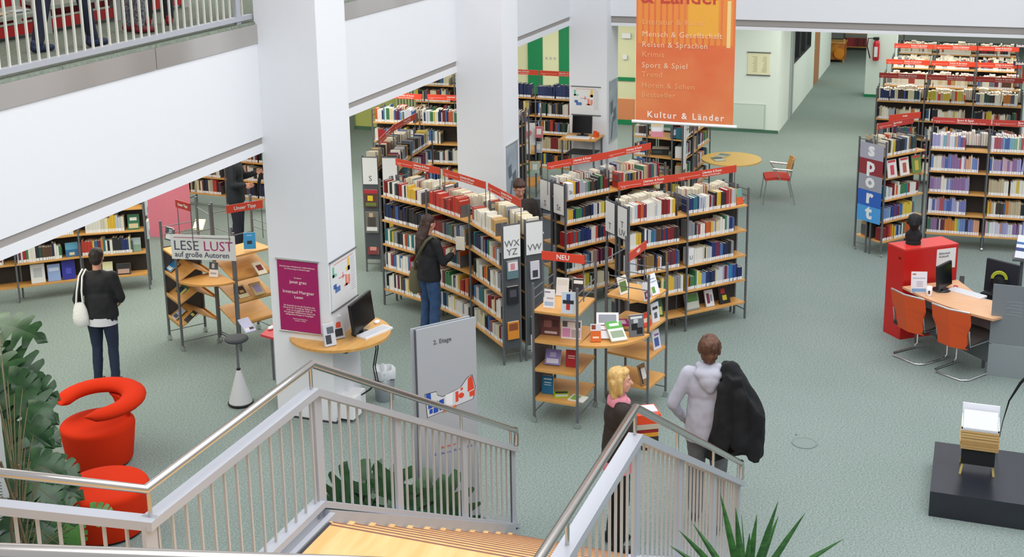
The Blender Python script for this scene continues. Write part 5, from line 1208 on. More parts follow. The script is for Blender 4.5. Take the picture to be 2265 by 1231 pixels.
# face-out books of the left bookcase, lying on its bottom shelves
W_ = [V2(p) for p in [(13.1, 13.15), (13.66, 12.48), (14.24, 11.84), (14.72, 11.06)]]
for (i, s_, z_, w_, h_, c_, acc, l_) in ((1, .32, .241, .19, .27, 'DCDCDC', [(.2, .3, .8, .8, 'B8BABC')], 'white book face out, left of three low in the left bookcase'), (1, .57, .241, .17, .24, '8FA8D8', [(.1, .6, .9, .8, 'C9D4EC')], 'pale blue book face out, middle of three low in the left bookcase'), (1, .80, .241, .18, .27, '2B2F9A', [(.3, .3, .7, .6, '4A4EC0')], 'deep blue book face out, right of three low in the left bookcase'),
        (2, .82, .571, .17, .2, '7E9A8A', [(.0, .5, 1, 1, 'A8B8B8')], 'green landscape book face out at the right end of the left bookcase'), (2, .83, .90, .16, .22, '2A6A4A', [(.1, .1, .9, .4, 'C9B890'), (.2, .6, .8, .8, 'E0E0D8')], 'green book with cream band face out, upper right of the left bookcase'), (1, .88, .571, .17, .2, '2B6A9A', [(0, .5, 1, 1, '5AA0C0'), (.3, .1, .7, .3, 'D8C8A0')], 'blue seascape book face out in the middle bay of the left bookcase'),
        (2, .10, .571, .25, .18, '7A4E52', [(.1, .2, .9, .8, '8E6266')], 'wide mauve book in the right bay of the left bookcase'), (2, .62, .241, .2, .16, '2A2A2C', [(.1, .1, .9, .5, 'B89A8A')], 'dark photo book low in the right bay of the left bookcase'), (2, .38, .241, .14, .2, 'DCDCD0', [(0, .5, 1, 1, 'E4E2B0')], 'cream book low in the right bay of the left bookcase')):
    d_ = (W_[i+1]-W_[i]).normalized(); n_ = Vector((-d_.y, d_.x, 0)); L_ = (W_[i+1]-W_[i]).length
    face_book(W_[i]+d_*(s_*L_)+n_*.045+Z*z_, -n_, w_, h_, .015, .22, c_, acc, l_)
for k, z_ in enumerate((1.1, .75)):
    p = W_[3]+(W_[3]-W_[2]).normalized()*.05+n_*.12
    face_book(p+Z*z_, (W_[3]-W_[2]), .16, .26, .03, 0, 'C3C8D0', [(.1, .5, .9, .9, 'E6E8EC'), (.2, .1, .8, .4, '6A6EA8')], '%s leaflet holder on the end of the left bookcase' % ('upper', 'lower')[k], 'leaflet_holder', 'leaflet holder')
# fire extinguisher
fe = empty('fire_extinguisher', (32.9, 2.42, .9), 'red fire extinguisher hanging on the far pillar', 'fire extinguisher')
q = MB(); q.lathe((32.9, 2.42, .95), [(.07, 0), (.08, .03), (.08, .42), (.05, .5), (.02, .52)], 16); q.build('cylinder', mat('extinguisher_red', 'C0202A', .3), fe)
q = MB(); q.box(32.85, 2.36, 1.47, 32.95, 2.5, 1.53); q.box(32.965, 2.38, 1.2, 32.985, 2.46, 1.4); q.build('valve', BLACKP, fe)
q = MB(); q.tube([(32.9, 2.48, 1.5), (32.88, 2.62, 1.5), (32.88, 2.64, 1.3), (32.9, 2.56, 1.0)], .014, 8); q.build('hose', BLACKP, fe)
q = MB(); q.box(32.81, 2.38, 1.05, 32.825, 2.46, 1.3); q.build('label', SIGNW, fe)
# notice board and panel on rear wall
nb_ = empty('notice_board', (27.93, 4.52, 1.29), 'cream notice board between two rods on the white rear wall', 'sign')
q = MB(); q.box(27.935, 4.28, 1.30, 27.948, 4.76, 1.77); s_ = q.build('board', mat('cream_board', 'E6E3BE', .6), nb_)
q = MB()
for k in range(12):
    for y0_ in (4.34, 4.55): q.box(27.933, y0_, 1.36+k*.03, 27.937, y0_+.06+.06*R.random(), 1.368+k*.03)
q.build('text_lines', colmat('9A9A80'), s_)
for z in (1.29, 1.79): q = MB(); q.tube([(27.93, 4.26, z), (27.93, 4.78, z)], .012, 8); q.build('rod', RACKG, nb_)
q = MB(); q.box(27.93, 4.34, .06, 27.948, 5.1, .64); pnl = single(q, 'wall_panel', mat('panel_edge', 'B9C9BE', .6), 'pale framed service panel low on the white rear wall', 'panel')
q = MB(); q.box(27.922, 4.37, .09, 27.93, 5.07, .61); q.build('panel_sheet', mat('panel_sheet', 'CFDDD2', .6), pnl)
q = MB(); q.box(27.93, 7.42, 2.0, 27.97, 7.62, 2.12); single(q, 'exit_lamp', SIGNW, 'small grey exit lamp box high on the pale yellow wall', 'lamp')
q = MB(); q.box(27.94, 7.50, 1.52, 27.97, 7.60, 1.62); single(q, 'wall_switch', SIGNW, 'small white switch on the pale yellow wall', 'switch')
# cart and shelves down the corridor
ca_ = empty('book_cart', (38.7, 3.8, 0), 'yellow and red box cart with an orange wheel, far down the aisle', 'cart')
q = MB(); q.box(38.4, 3.72, .08, 39.0, 4.15, .55); bx_ = q.build('box', mat('cart_yellow', 'C98A2B', .6, noise=(5, 'A8442B', 2)), ca_)
q = MB(); q.rings([[(x_, 3.87+.15*math.cos(a*PI/10), .27+.15*math.sin(a*PI/10)) for a in range(20)] for x_ in (38.36, 38.40)]); q.build('wheel_disc', mat('wheel_orange', 'DE8A1E', .5), bx_)
q = MB(); q.box(38.42, 3.72, 0, 38.46, 3.76, .7); q.box(38.42, 4.14, 0, 38.46, 4.18, .7); q.box(38.4, 3.70, .56, 39.0, 4.2, .60); q.build('frame', BEECH, ca_)
fs_ = empty('low_bookcase', (41, 3.3, 0), 'low bookcase of red volumes at the end of the corridor', 'bookcase')
for z in (.10, .52): q = MB(); q.box(40.9, 2.2, z, 41.2, 4.02, z+.03); q.build('shelf', BEECH, fs_)
for y_ in (2.2, 3.99): q = MB(); q.box(40.9, y_, 0, 41.2, y_+.03, .55); q.build('side_panel', RACKG, fs_)
for k in range(20): face_book(Vector((40.92, 3.95-k*.062, .131)), (-1, 0), .055, .27, .2, 0, R.choice(['A82A30', '8E1F26', '5A2A2E', 'B8383A']), [], '%sred volume from left on the low bookcase ending the corridor' % (ORD[k] if k else 'first '), group='red volumes at the end of the corridor')
# orange poster at far right between columns
q = MB(); q.box(30.9, -1.55, .9, 30.95, -.95, 2.0); single(q, 'wall_poster', mat('orange_poster', 'D9532B', .6), 'orange poster seen past the rows at the right edge', 'poster')
# leaflet rack at right edge near desk
q = MB(); lp_ = at(2250, 585, .9)
fb(2262, 573, .95, (-1, .2), .2, .3, .02, .5, 'DDE1E8', [(.0, .3, 1, .45, '2B3F7A'), (0, .6, 1, .7, '3A6AA8')], 'white and blue leaflets at the right edge beyond the desk', 'leaflet', 'leaflet')
q = MB(); lp_ = at(2262, 573, .95); q.box(lp_.x-.02, lp_.y-.15, .92, lp_.x+.3, lp_.y+.12, .95); q.box(lp_.x+.1, lp_.y-.02, 0, lp_.x+.14, lp_.y+.02, .92); q.box(lp_.x-.05, lp_.y-.15, 0, lp_.x+.3, lp_.y+.15, .03); single(q, 'leaflet_stand', RACKG, 'grey leaflet stand at the right edge beyond the desk', 'stand')

# upper floor: magazine shelves
for k, (x0_, x1_) in enumerate(((7.6, 8.85), (8.95, 10.15), (10.25, 11.35), (11.45, 12.6))):
    g = empty('magazine_rack', ((x0_+x1_)/2, 8.9, 4.38), 'red backed magazine shelf on the upper floor, %s in the row' % ORD[k+1].strip() if k else 'red backed magazine shelf on the upper floor, leftmost in the row', 'magazine rack')
    y0_ = 8.62
    for x_ in (x0_, x1_):
        q = MB(); q.box(x_-.04, y0_, 4.38, x_+.04, y0_+.08, 6.2); q.build('post', mat('post_pale', 'A8ACA4', .5), g)
    q = MB(); q.box(x0_, y0_+.3, 4.5, x1_, y0_+.33, 6.2); q.build('back_panel', mat('rack_red', 'A51414', .5), g)
    q = MB(); q.box(x0_, y0_+.02, 4.42, x1_, y0_+.05, 4.52); q.build('kick_panel', MATS['rack_red'], g)
    for zz in (4.58,) if k < 2 else (4.62,):
        q = MB(); q.fbox((x0_, y0_-.03, zz), (x1_-x0_, 0, 0), (0, .34, .05), (0, 0, .035)); q.build('shelf', mat('shelf_grey_green', '8E978A', .6), g)
    if k < 3:
        for j in range(4):
            face_book(Vector((x0_+.2+j*.27, y0_+.04, 4.635)), (0, -1), .2, .27, .006, 0, R.choice(['E6E2D8', 'C9A8B8', 'D9CDA0', 'B8C8D0']), [(.1, .6, .9, .95, R.choice(['A8244A', '2B5F9A', 'E6C42B', '3E7A4E'])), (.1, .1, .6, .4, R.choice(['E6C42B', 'D9D9D0', 'C0507A']))],
                      'magazine lying on the %s upper floor shelf, %s from left' % (('leftmost', 'second', 'third')[k], ('first', 'second', 'third', 'fourth')[j]), 'magazine', 'magazine', flat=True, spin=R.uniform(-.3, .3))
# ================================================================ PEOPLE
def remeshed(mb, voxel, smooth=4, fold=0.0, fs=14, seed=0):
    me = bpy.data.meshes.new('tmp'); me.from_pydata([tuple(p) for p in mb.v], [], mb.f); me.update()
    o = bpy.data.objects.new('tmp', me)
    r_ = o.modifiers.new('r', 'REMESH'); r_.mode = 'VOXEL'; r_.voxel_size = voxel; r_.use_smooth_shade = True
    s_ = o.modifiers.new('s', 'SMOOTH'); s_.iterations = smooth; s_.factor = .5
    m2 = evaluated(o); bpy.data.meshes.remove(me)
    if fold:
        from mathutils import noise
        nrm = [v.normal.copy() for v in m2.vertices]; cos_ = [v.co.copy() for v in m2.vertices]; out = []
        for c_, n_ in zip(cos_, nrm):
            k = noise.noise(Vector((c_.x*fs, c_.y*fs, c_.z*fs*.45+seed)))+.5*noise.noise(Vector((c_.x*fs*2, c_.y*fs*2, c_.z*fs*1.3+seed)))
            out.extend(c_+n_*k*fold)
        m2.vertices.foreach_set('co', out); m2.update()
    m2.materials.clear()
    return m2
def part_mesh(name, mb, m_, parent, voxel=.014, smooth=4, fold=0.0, fs=14, extra=None):
    me = remeshed(mb, voxel, smooth, fold, fs, len(name))
    me.materials.append(m_)
    if extra is not None:
        emb, emats = extra; bm = bmesh.new(); bm.from_mesh(me)
        vs = [bm.verts.new(v) for v in emb.v]
        for f, mi in zip(emb.f, emb.m):
            try: fc = bm.faces.new([vs[i] for i in f]); fc.material_index = mi+1; fc.smooth = True
            except ValueError: pass
        bm.to_mesh(me); bm.free()
        for x_ in emats: me.materials.append(x_)
    me.name = name
    o = bpy.data.objects.new(name, me); C.objects.link(o); o.parent = parent; return o
def hand(mb, wr, dr, inner, s=1.0, curl=.5):
    """palm with four fingers and a thumb; dr = direction of the hand, inner = side the palm faces"""
    wr = Vector(wr); dr = Vector(dr).normalized(); inner = Vector(inner); inner = (inner-dr*inner.dot(dr)).normalized(); lat = dr.cross(inner)
    pe = wr+dr*.085*s
    for k in range(4): mb.cap(wr+dr*.01+lat*(k-1.5)*.012*s, .014*s, pe+lat*(k-1.5)*.019*s, .0115*s, 8)
    for k, L in enumerate((.062, .072, .068, .052)):
        b = pe+lat*(k-1.5)*.019*s; p = b; d_ = dr
        for seg, f in enumerate((.45, .32, .25)):
            d_ = (d_*math.cos(curl*.8)+inner*math.sin(curl*.8)).normalized() if seg or curl > .3 else d_
            n_ = p+d_*L*f*s; mb.cap(p, .0092*s*(1-.08*seg), n_, .0088*s*(1-.08*(seg+1)), 8); p = n_
    t0 = wr+dr*.03*s-lat*.028*s; t1 = t0+(dr*.7-lat*.6+inner*.3).normalized()*.035*s; t2 = t1+(dr*.9+inner*.4-lat*.1).normalized()*.03*s
    mb.cap(t0, .013*s, t1, .0105*s, 8); mb.cap(t1, .0105*s, t2, .009*s, 8)
BASEJ = dict(pelvis=(0, 0, .95), chest=(0, .01, 1.28), neck=(0, -.01, 1.46), head=(0, .02, 1.62),
    sh_l=(-.175, 0, 1.40), el_l=(-.225, -.03, 1.13), wr_l=(-.235, .04, .89), sh_r=(.175, 0, 1.40), el_r=(.225, -.03, 1.13), wr_r=(.235, .04, .89),
    hip_l=(-.09, 0, .92), kn_l=(-.10, .02, .50), an_l=(-.11, -.02, .085), hip_r=(.09, 0, .92), kn_r=(.10, .02, .50), an_r=(.11, -.02, .085))
def person(label, loc, facing, H=1.75, J={}, top=None, legs=None, shoe='2A2A2E', hair=('short', '3A2A20'), w=1.0, head_turn=0, head_nod=0, hem=.86, skin=None, voxel=.013, extras=None, sleeves=True, curl=.5, zs=None, top_name='jacket', wide=0.0):
    fv = V2(facing).normalized(); rz = math.atan2(-fv.x, fv.y); s = H/1.75
    g = empty('person', tuple(loc), label, 'person', rz=rz)
    j = {k: Vector(J.get(k, v)) for k, v in BASEJ.items()}
    sk = skin or SKIN
    Sc = Matrix.Scale(s, 4)
    def fin(mb): mb.v = [tuple(Sc@Vector(p)) for p in mb.v]; return mb
    # body: one continuous surface
    b = MB()
    ch, pv, nk, hd = j['chest'], j['pelvis'], j['neck'], j['head']
    b.ell(ch, .15*w, .10, .19, 16); b.ell((ch+pv)/2, .13*w, .095, .2, 16); b.ell(pv, .15*w, .11, .13, 16)
    b.cap(j['sh_l'], .045, j['sh_r'], .045, 10); b.cap(nk-Vector((0, 0, .05)), .056, hd-Vector((0, .015, .05)), .052, 12)
    for a in 'lr':
        b.cap(j['sh_'+a], .047, j['el_'+a], .037, 12); b.cap(j['el_'+a], .037, j['wr_'+a], .026, 12)
        b.cap(j['hip_'+a], .078, j['kn_'+a], .052, 12); b.cap(j['kn_'+a], .052, j['an_'+a], .036, 12)
        b.cap(j['an_'+a]-Vector((0, .03, .04)), .035, j['an_'+a]+Vector((0, .14, -.055)), .026, 10)
    HM = Matrix.Translation(hd) @ Matrix.Rotation(head_turn, 4, 'Z') @ Matrix.Rotation(-head_nod, 4, 'X'); H3 = HM.to_3x3()
    def hp(x, y, z): return HM @ Vector((x, y, z))
    b.ell(hp(0, -.008, .025), .074, .094, .092, 18, M=H3); b.ell(hp(0, .022, -.04), .060, .070, .075, 16, M=H3); b.ell(hp(0, .055, -.088), .030, .028, .022, 10, M=H3)
    b.cap(hp(0, .088, .012), .010, hp(0, .108, -.028), .014, 8); b.cap(hp(-.035, .078, .028), .010, hp(.035, .078, .028), .010, 8)
    b.cap(hp(-.018, .083, -.060), .009, hp(.018, .083, -.060), .009, 8)
    for e in (-1, 1): b.ell(hp(e*.078, -.002, -.005), .010, .022, .032, 8, M=H3); b.ell(hp(e*.040, .060, -.025), .02, .02, .02, 8)
    ex = MB()
    for a, e in (('l', -1), ('r', 1)):
        d_ = (j['wr_'+a]-j['el_'+a]).normalized(); hand(ex, j['wr_'+a]-d_*.01, d_, Vector((-e, .1, 0)), 1.0, curl)
    n_skin = len(ex.f)
    for e in (-1, 1):
        ex.ell(hp(e*.031, .079, .006), .012, .008, .008, 8, mi=1, M=H3); ex.ell(hp(e*.031, .086, .006), .0055, .003, .0055, 8, mi=2, M=H3)
        ex.cap(hp(e*.018, .088, .026), .0035, hp(e*.046, .078, .028), .003, 6, mi=2)
    ex.cap(hp(-.020, .091, -.061), .004, hp(.020, .091, -.061), .004, 6, mi=3)
    fin(b); fin(ex)
    part_mesh('body', b, sk, g, voxel=voxel*.85, smooth=3, extra=(ex, [sk, mat('eye_white', 'DAD6D0', .4), mat('dark_iris', '2A201A', .4), mat('lips', 'A85A52', .5)]))
    # trousers
    t = MB(); t.ell(pv+Vector((0, 0, .0)), .162*w, .122, .12, 16)
    for a in 'lr':
        t.cap(j['hip_'+a]-Vector((0, 0, .02)), .094*w, j['kn_'+a], .066+wide*.5, 14); t.cap(j['kn_'+a], .066+wide*.5, j['an_'+a]+Vector((0, -.005, .0)), .052+wide, 14)
    fin(t); part_mesh('trousers', t, mat(*legs) if isinstance(legs, tuple) else legs, g, voxel=voxel, smooth=4, fold=.008, fs=11)
    # shoes
    for a in 'lr':
        q = MB(); an = j['an_'+a]; q.cap(an-Vector((0, .035, .04)), .042, an+Vector((0, .15, -.055)), .032, 10); q.cap(an-Vector((0, .03, .0)), .04, an-Vector((0, .0, .03)), .045, 10)
        fin(q); q.v = [(p[0], p[1], max(0.002, p[2])) for p in q.v]; part_mesh('shoe', q, colmat(shoe), g, voxel=.012, smooth=2)
    # top
    t = MB(); top_b = hem
    t.ell(ch, .178*w, .130, .20, 18); t.ell((ch+pv)/2+Vector((0, 0, .02)), .165*w, .128, .2, 18)
    zc = (pv.z+.05+hem)/2; t.rings([[(pv.x+math.cos(k*PI/9)*r_*w, pv.y+math.sin(k*PI/9)*r_*.76, z) for k in range(18)] for r_, z in ((.182, hem), (.185, hem+.04), (.172, pv.z+.12), (.160, pv.z+.22))])
    t.cap(j['sh_l'], .062, j['sh_r'], .062, 12); t.cap(nk-Vector((0, .0, .06)), .085, nk-Vector((0, 0, .015)), .066, 14)
    for a in 'lr':
        t.cap(j['sh_'+a], .067, j['el_'+a], .055, 14); el, wr = j['el_'+a], j['wr_'+a]; t.cap(el, .055, el+(wr-el)*.93, .041, 14)
    fin(t); part_mesh(top_name, t, top, g, voxel=voxel, smooth=5, fold=.009, fs=12)
    # hair
    st_, hc = hair[0], mat('hair_'+hair[1].lower(), hair[1], .6, noise=((40, 40, 8), hair[2] if len(hair) > 2 else hair[1], 3), bump=(120, .4)); q = MB()
    q.ell(hp(0, -.022, .042), .086, .096, .088, 18, M=H3); q.ell(hp(0, -.05, .0), .080, .062, .085, 14, M=H3)
    if st_ == 'short': q.ell(hp(0, .035, .085), .062, .05, .032, 12, M=H3)
    if st_ == 'messy':
        q.ell(hp(0, .03, .085), .07, .055, .04, 12, M=H3); q.ell(hp(0, -.03, .05), .096, .104, .096, 18, M=H3); q.ell(hp(0, -.065, -.03), .075, .05, .075, 14, M=H3)
        for e in (-1, 1): q.ell(hp(e*.07, -.02, .02), .028, .05, .06, 10, M=H3)
    if st_ == 'bob':
        q.ell(hp(0, .03, .085), .07, .055, .036, 12, M=H3)
        for e in (-1, 1): q.cap(hp(e*.070, -.01, .02), .034, hp(e*.078, .00, -.085), .028, 10); q.cap(hp(e*.055, -.055, .0), .045, hp(e*.06, -.05, -.125), .032, 10)
        q.cap(hp(0, -.06, 0), .05, hp(0, -.062, -.13), .035, 12)
    if st_ == 'long':
        for e in (-1, 0, 1): q.cap(hp(e*.05, -.05, .0), .045, hp(e*.055, -.085, -.20), .042, 10); q.cap(hp(e*.055, -.085, -.20), .042, hp(e*.035, -.09, -.33), .022, 10)
    fin(q); part_mesh('hair', q, hc, g, voxel=.009, smooth=2, fold=.011 if st_ == 'messy' else .006, fs=30)
    if extras: extras(g, j, s, hp)
    return g, j, s
JB = mat('jacket_black', '15161B', .75); JN = ('jeans_dark', '1E2A42', .8); JBL = mat('jeans_blue', '35537C', .8, noise=(14, '2B4468', 3))
def world_pt(g, p, s=1.0): return root_matrix(g) @ (Vector(p)*s)

# woman with the white bag
def ex1(g, j, s, hp):
    t = MB(); pv = j['pelvis']; t.rings([[(pv.x+math.cos(k*PI/9)*r_, pv.y+math.sin(k*PI/9)*r_*.76, z) for k in range(18)] for r_, z in ((.19, .80), (.186, .90))]); t.v = [tuple(Vector(p)*s) for p in t.v]
    t.build('shirt_hem', mat('shirt_white', 'D4D6DC', .8), g, world=False, smooth=True)
g1, j1, s1 = person('person in black jacket and dark jeans carrying a white shoulder bag, before the left bookcase', (11.62, 9.44, 0), (.95, .25), 1.70, top=JB, legs=JN, shoe='23252B', hair=('short', '1E1614', '2E201A'), w=1.12, hem=.87, extras=ex1,
    J=dict(wr_l=(-.26, .05, .86), el_l=(-.27, -.04, 1.12), el_r=(.25, .02, 1.13), wr_r=(.17, .18, 1.02)), head_turn=.1, head_nod=.1)
q = MB(); bx = lambda x, y, z: world_pt(g1, (x, y, z), s1)
rgs = []
for z, w_, d_ in ((.80, .05, .03), (.82, .09, .055), (.92, .10, .06), (1.02, .085, .045), (1.10, .055, .025)):
    rgs.append([bx(-.20+.0*z+w_*math.cos(k*PI/8), -.13+d_*math.sin(k*PI/8), z) for k in range(16)])
q.rings(rgs); hb = MB(); hb.v = q.v; hb.f = q.f; hb.m = q.m; hb.smooth = q.smooth
hbag = empty('handbag', tuple(bx(-.20, -.13, .80)), 'white leather shoulder bag hanging on the back of the black jacket', 'bag')
q.build('bag_body', mat('white_leather', 'E9E9E6', .4, bump=(40, .5)), hbag)
for o_ in (-.03, .03):
    q = MB(); q.tube([bx(-.20+o_*1.4, -.135, 1.08), bx(-.185+o_, -.14, 1.25), bx(-.17+o_*.7, -.10, 1.42), bx(-.165+o_*.7, -.0, 1.475), bx(-.17+o_*.7, .08, 1.40)], .011, 8); q.build('strap', MATS['white_leather'], hbag, smooth=True)

# man reading behind the VW bookcase
g2, j2, s2 = person('man in dark brown jacket looking down at a book behind the VW bookcase', (15.75, 5.72, 0), (-.85, -.62), 1.80, top=mat('jacket_brown', '2A221E', .8), legs=('trousers_dark', '22242A', .8), hair=('short', '3A241C', '4A3022'), head_nod=.45,
    J=dict(el_l=(-.25, .08, 1.14), wr_l=(-.12, .30, 1.17), el_r=(.25, .08, 1.14), wr_r=(.12, .30, 1.17)))
p = world_pt(g2, (0, .42, 1.20), s2)
bk = MB(); R2 = root_matrix(g2).to_3x3(); ax, ay = R2@Vector((1, 0, 0)), R2@Vector((0, 1, 0))
for e in (-1, 1): bk.fbox(p+ax*(0 if e > 0 else -.15), ax*.15, ay*.2+Z*-.05, Z*.012+ax*0); 
o = single(bk, 'book', PAGES, 'open book held by the man behind the VW bookcase', 'book')
# woman with the olive bag at the WX YZ bookcase
g3, j3, s3 = person('long haired woman in black jacket and blue jeans at the WX YZ bookcase', (14.12, 6.36, 0), (.86, -.5), 1.68, top=JB, legs=JBL, hair=('long', '2E1E18', '43291F'), w=1.06, hem=.86, head_nod=.25, wide=.014,
    J=dict(el_r=(.25, .06, 1.14), wr_r=(.15, .28, 1.18), el_l=(-.26, .04, 1.14), wr_l=(-.18, .24, 1.0)))
q = MB(); bx3 = lambda x, y, z: world_pt(g3, (x, y, z), s3)
mb_ = empty('shoulder_bag', tuple(bx3(-.24, -.1, .66)), 'olive canvas messenger bag of the long haired woman', 'bag')
q.rings([[bx3(-.21+w_*math.cos(k*PI/8), -.07+.055*math.sin(k*PI/8)*(1.2 if z < .9 else .6), z) for k in range(16)] for z, w_ in ((.66, .10), (.68, .125), (.86, .115), (.98, .08), (1.0, .03))]); q.build('bag_body', mat('olive_canvas', '5A5540', .85), mb_)
q = MB(); pts_ = [bx3(-.17, -.09, .97), bx3(-.08, -.16, 1.12), bx3(.04, -.165, 1.28), bx3(.12, -.11, 1.44), bx3(.13, -.02, 1.485), bx3(.10, .08, 1.42)]
q.tube(pts_, .020, 8, flat=.35); q.build('strap', MATS['olive_canvas'], mb_, smooth=True)
q = MB(); pb = bx3(.17, .33, 1.24); q.fbox(pb, Vector((0, -.12, 0)), Vector((.02, 0, .0)), Z*.17); single(q, 'book', [PAGES], 'pale book in the hand of the long haired woman', 'book')
# man in grey hoodie
def ex4(g, j, s, hp):
    q = MB(); q.ell((.0, -.085, 1.435), .125, .065, .06, 16); q.ell((.01, -.11, 1.38), .09, .05, .085, 14); q.ell((.02, -.115, 1.33), .05, .04, .06, 12); q.cap((-.08, -.03, 1.49), .035, (.08, -.03, 1.49), .035, 10); q.v = [tuple(Vector(p)*s) for p in q.v]
    part_mesh('hood', q, MATS['hoodie_grey'], g, voxel=.012, smooth=4, fold=.006)
mat('hoodie_grey', 'B4B5C2', .85)
g4, j4, s4 = person('man seen from behind in light grey hooded top with a black jacket over his shoulder', (10.66, 2.08, 0), (.985, .10), 1.84, top=MATS['hoodie_grey'], legs=mat('jeans_grey', '73767A', .85, noise=(12, '62656A', 3)), shoe='1E1F24', hair=('messy', '46291B', '6A4630'), w=1.1, hem=.80, extras=ex4, wide=.012, top_name='hooded_top',
    J=dict(el_l=(-.30, -.03, 1.12), wr_l=(-.22, .10, .93), el_r=(.22, .0, 1.14), wr_r=(.20, .13, 1.26), an_l=(-.10, .06, .085), kn_l=(-.10, .06, .5), an_r=(.10, -.14, .085)))
bx4 = lambda x, y, z: world_pt(g4, (x, y, z), s4)
outl = [(290, 215), (312, 188), (345, 205), (390, 212), (400, 265), (455, 335), (510, 410), (508, 520), (495, 655), (440, 650), (430, 628), (398, 640), (370, 610), (332, 640), (265, 682), (208, 660), (225, 570), (245, 500), (262, 360)]
q = MB(); fr_, bk_ = [], []
for (x_, y_) in outl:
    lx = (x_-215)/582/s4; lz = (1.84-(y_-35)/582)/s4
    yb = -.20+.05*math.sin(x_*.05)-.02*(lx > .25); yf = yb+(.16 if lz < 1.35 else .20)
    bk_.append(Vector((lx, yb, lz))); fr_.append(Vector((lx*.97, yf, lz)))
k = len(outl); q.add(bk_+fr_, [tuple(range(k)), tuple(range(k, 2*k))[::-1]]+[(i, k+i, k+(i+1)%k, (i+1)%k) for i in range(k)])
q.cap((.17, -.08, 1.50), .06, (.14, .05, 1.46), .06, 10); q.cap((.20, -.10, 1.50), .075, (.40, -.14, 1.15), .085, 12); q.cap((.40, -.14, 1.15), .085, (.43, -.15, .80), .06, 12); q.cap((.15, -.16, 1.35), .07, (.12, -.17, .85), .09, 12); q.cap((.27, -.17, 1.3), .08, (.28, -.18, .88), .08, 12)
q.v = [tuple(Vector(p)*s4) for p in q.v]
bm_ = bmesh.new(); vs = [bm_.verts.new(v) for v in q.v]
for f in q.f: bm_.faces.new([vs[i] for i in f])
bmesh.ops.triangulate(bm_, faces=bm_.faces[:]); bmesh.ops.recalc_face_normals(bm_, faces=bm_.faces[:]); q2 = MB(); q2.v = [tuple(v.co) for v in bm_.verts]; bm_.verts.index_update(); q2.f = [tuple(v.index for v in f.verts) for f in bm_.faces]; bm_.free()
me = remeshed(q2, .012, 3, .018, 9); me.materials.append(mat('coat_black', '101114', .9)); 
jk = bpy.data.objects.new('jacket', me); C.objects.link(jk); jk.matrix_basis = root_matrix(g4); me.name = 'jacket'
tag(jk, 'black jacket slung over the right shoulder of the hooded man', 'jacket')
# blonde woman with the pile of books
def ex5(g, j, s, hp):
    q = MB(); q.lathe((0, .0, 1.40), [(.105, 0), (.10, .04), (.085, .08), (.07, .09)], 18, 0, 1.05, .95); q.ell((0, .07, 1.42), .07, .05, .04, 12); q.v = [tuple(Vector(p)*s) for p in q.v]
    part_mesh('scarf', q, mat('pink_scarf', 'D78A9B', .85), g, voxel=.012, smooth=3, fold=.008, fs=20)
    t = MB(); pv = j['pelvis']; t.rings([[(pv.x+math.cos(k*PI/9)*r_, pv.y+math.sin(k*PI/9)*r_*.76, z) for k in range(18)] for r_, z in ((.188, .80), (.186, .90))]); t.v = [tuple(Vector(p)*s) for p in t.v]
    t.build('shirt_hem', MATS['pink_scarf'], g, world=False, smooth=True)
g5, j5, s5 = person('blonde woman in dark brown cardigan and pink scarf carrying a pile of books', (9.98, 2.74, 0), (.50, -.86), 1.73, top=mat('cardigan_brown', '2C2420', .85), legs=('trousers_black', '131419', .8), shoe='17181B', hair=('bob', 'D2B273', 'B8924F'), hem=.87, extras=ex5, head_turn=-.25, top_name='cardigan',
    J=dict(el_l=(-.23, .06, 1.13), wr_l=(-.10, .22, 1.02), el_r=(.23, .06, 1.13), wr_r=(.10, .22, 1.02)), skin=mat('skin_fair', 'D9A18C', .55))
R5 = root_matrix(g5).to_3x3(); ax, ay = R5@Vector((1, 0, 0)), R5@Vector((0, 1, 0)); z_ = 1.05
for k, (h_, w_, d_, c_, l_) in enumerate(((.05, .21, .21, '2A2A30', 'black book at the bottom of the carried pile'), (.03, .21, .20, 'C9922B', 'ochre book low in the carried pile'), (.035, .20, .21, '8E1F2B', 'dark red book in the middle of the carried pile'), (.03, .21, .22, 'B9B4A0', 'yellowish grey book in the carried pile'), (.02, .21, .21, 'E4E2DA', 'white book under the orange box in the carried pile'), (.085, .22, .23, 'D9451A', 'orange red box file on top of the carried pile'), (.012, .14, .2, 'C9CBD2', 'pale grey booklet on the very top of the carried pile'))):
    p = world_pt(g5, (R.uniform(-.01, .01), .245+R.uniform(-.01, .01), 0), s5); p.z = z_
    q = MB(); q.fbox(p-ax*w_/2-ay*d_/2, ax*w_, ay*d_, Z*h_); 
    if h_ < .08 and h_ > .015: q.fbox(p-ax*(w_/2+.001)-ay*(d_/2-.003)+Z*.003, ax*(w_-.004), ay*(d_-.006), Z*(h_-.006), 1)
    else: q.fbox(p-ax*.03-ay*(d_/2+.002), ax*.06, ay*.003, Z*h_*.8, 2 if h_ > .05 else 1)
    single(q, 'book', [colmat(c_), PAGES, BLACKM], l_, 'book'); z_ += h_+.001
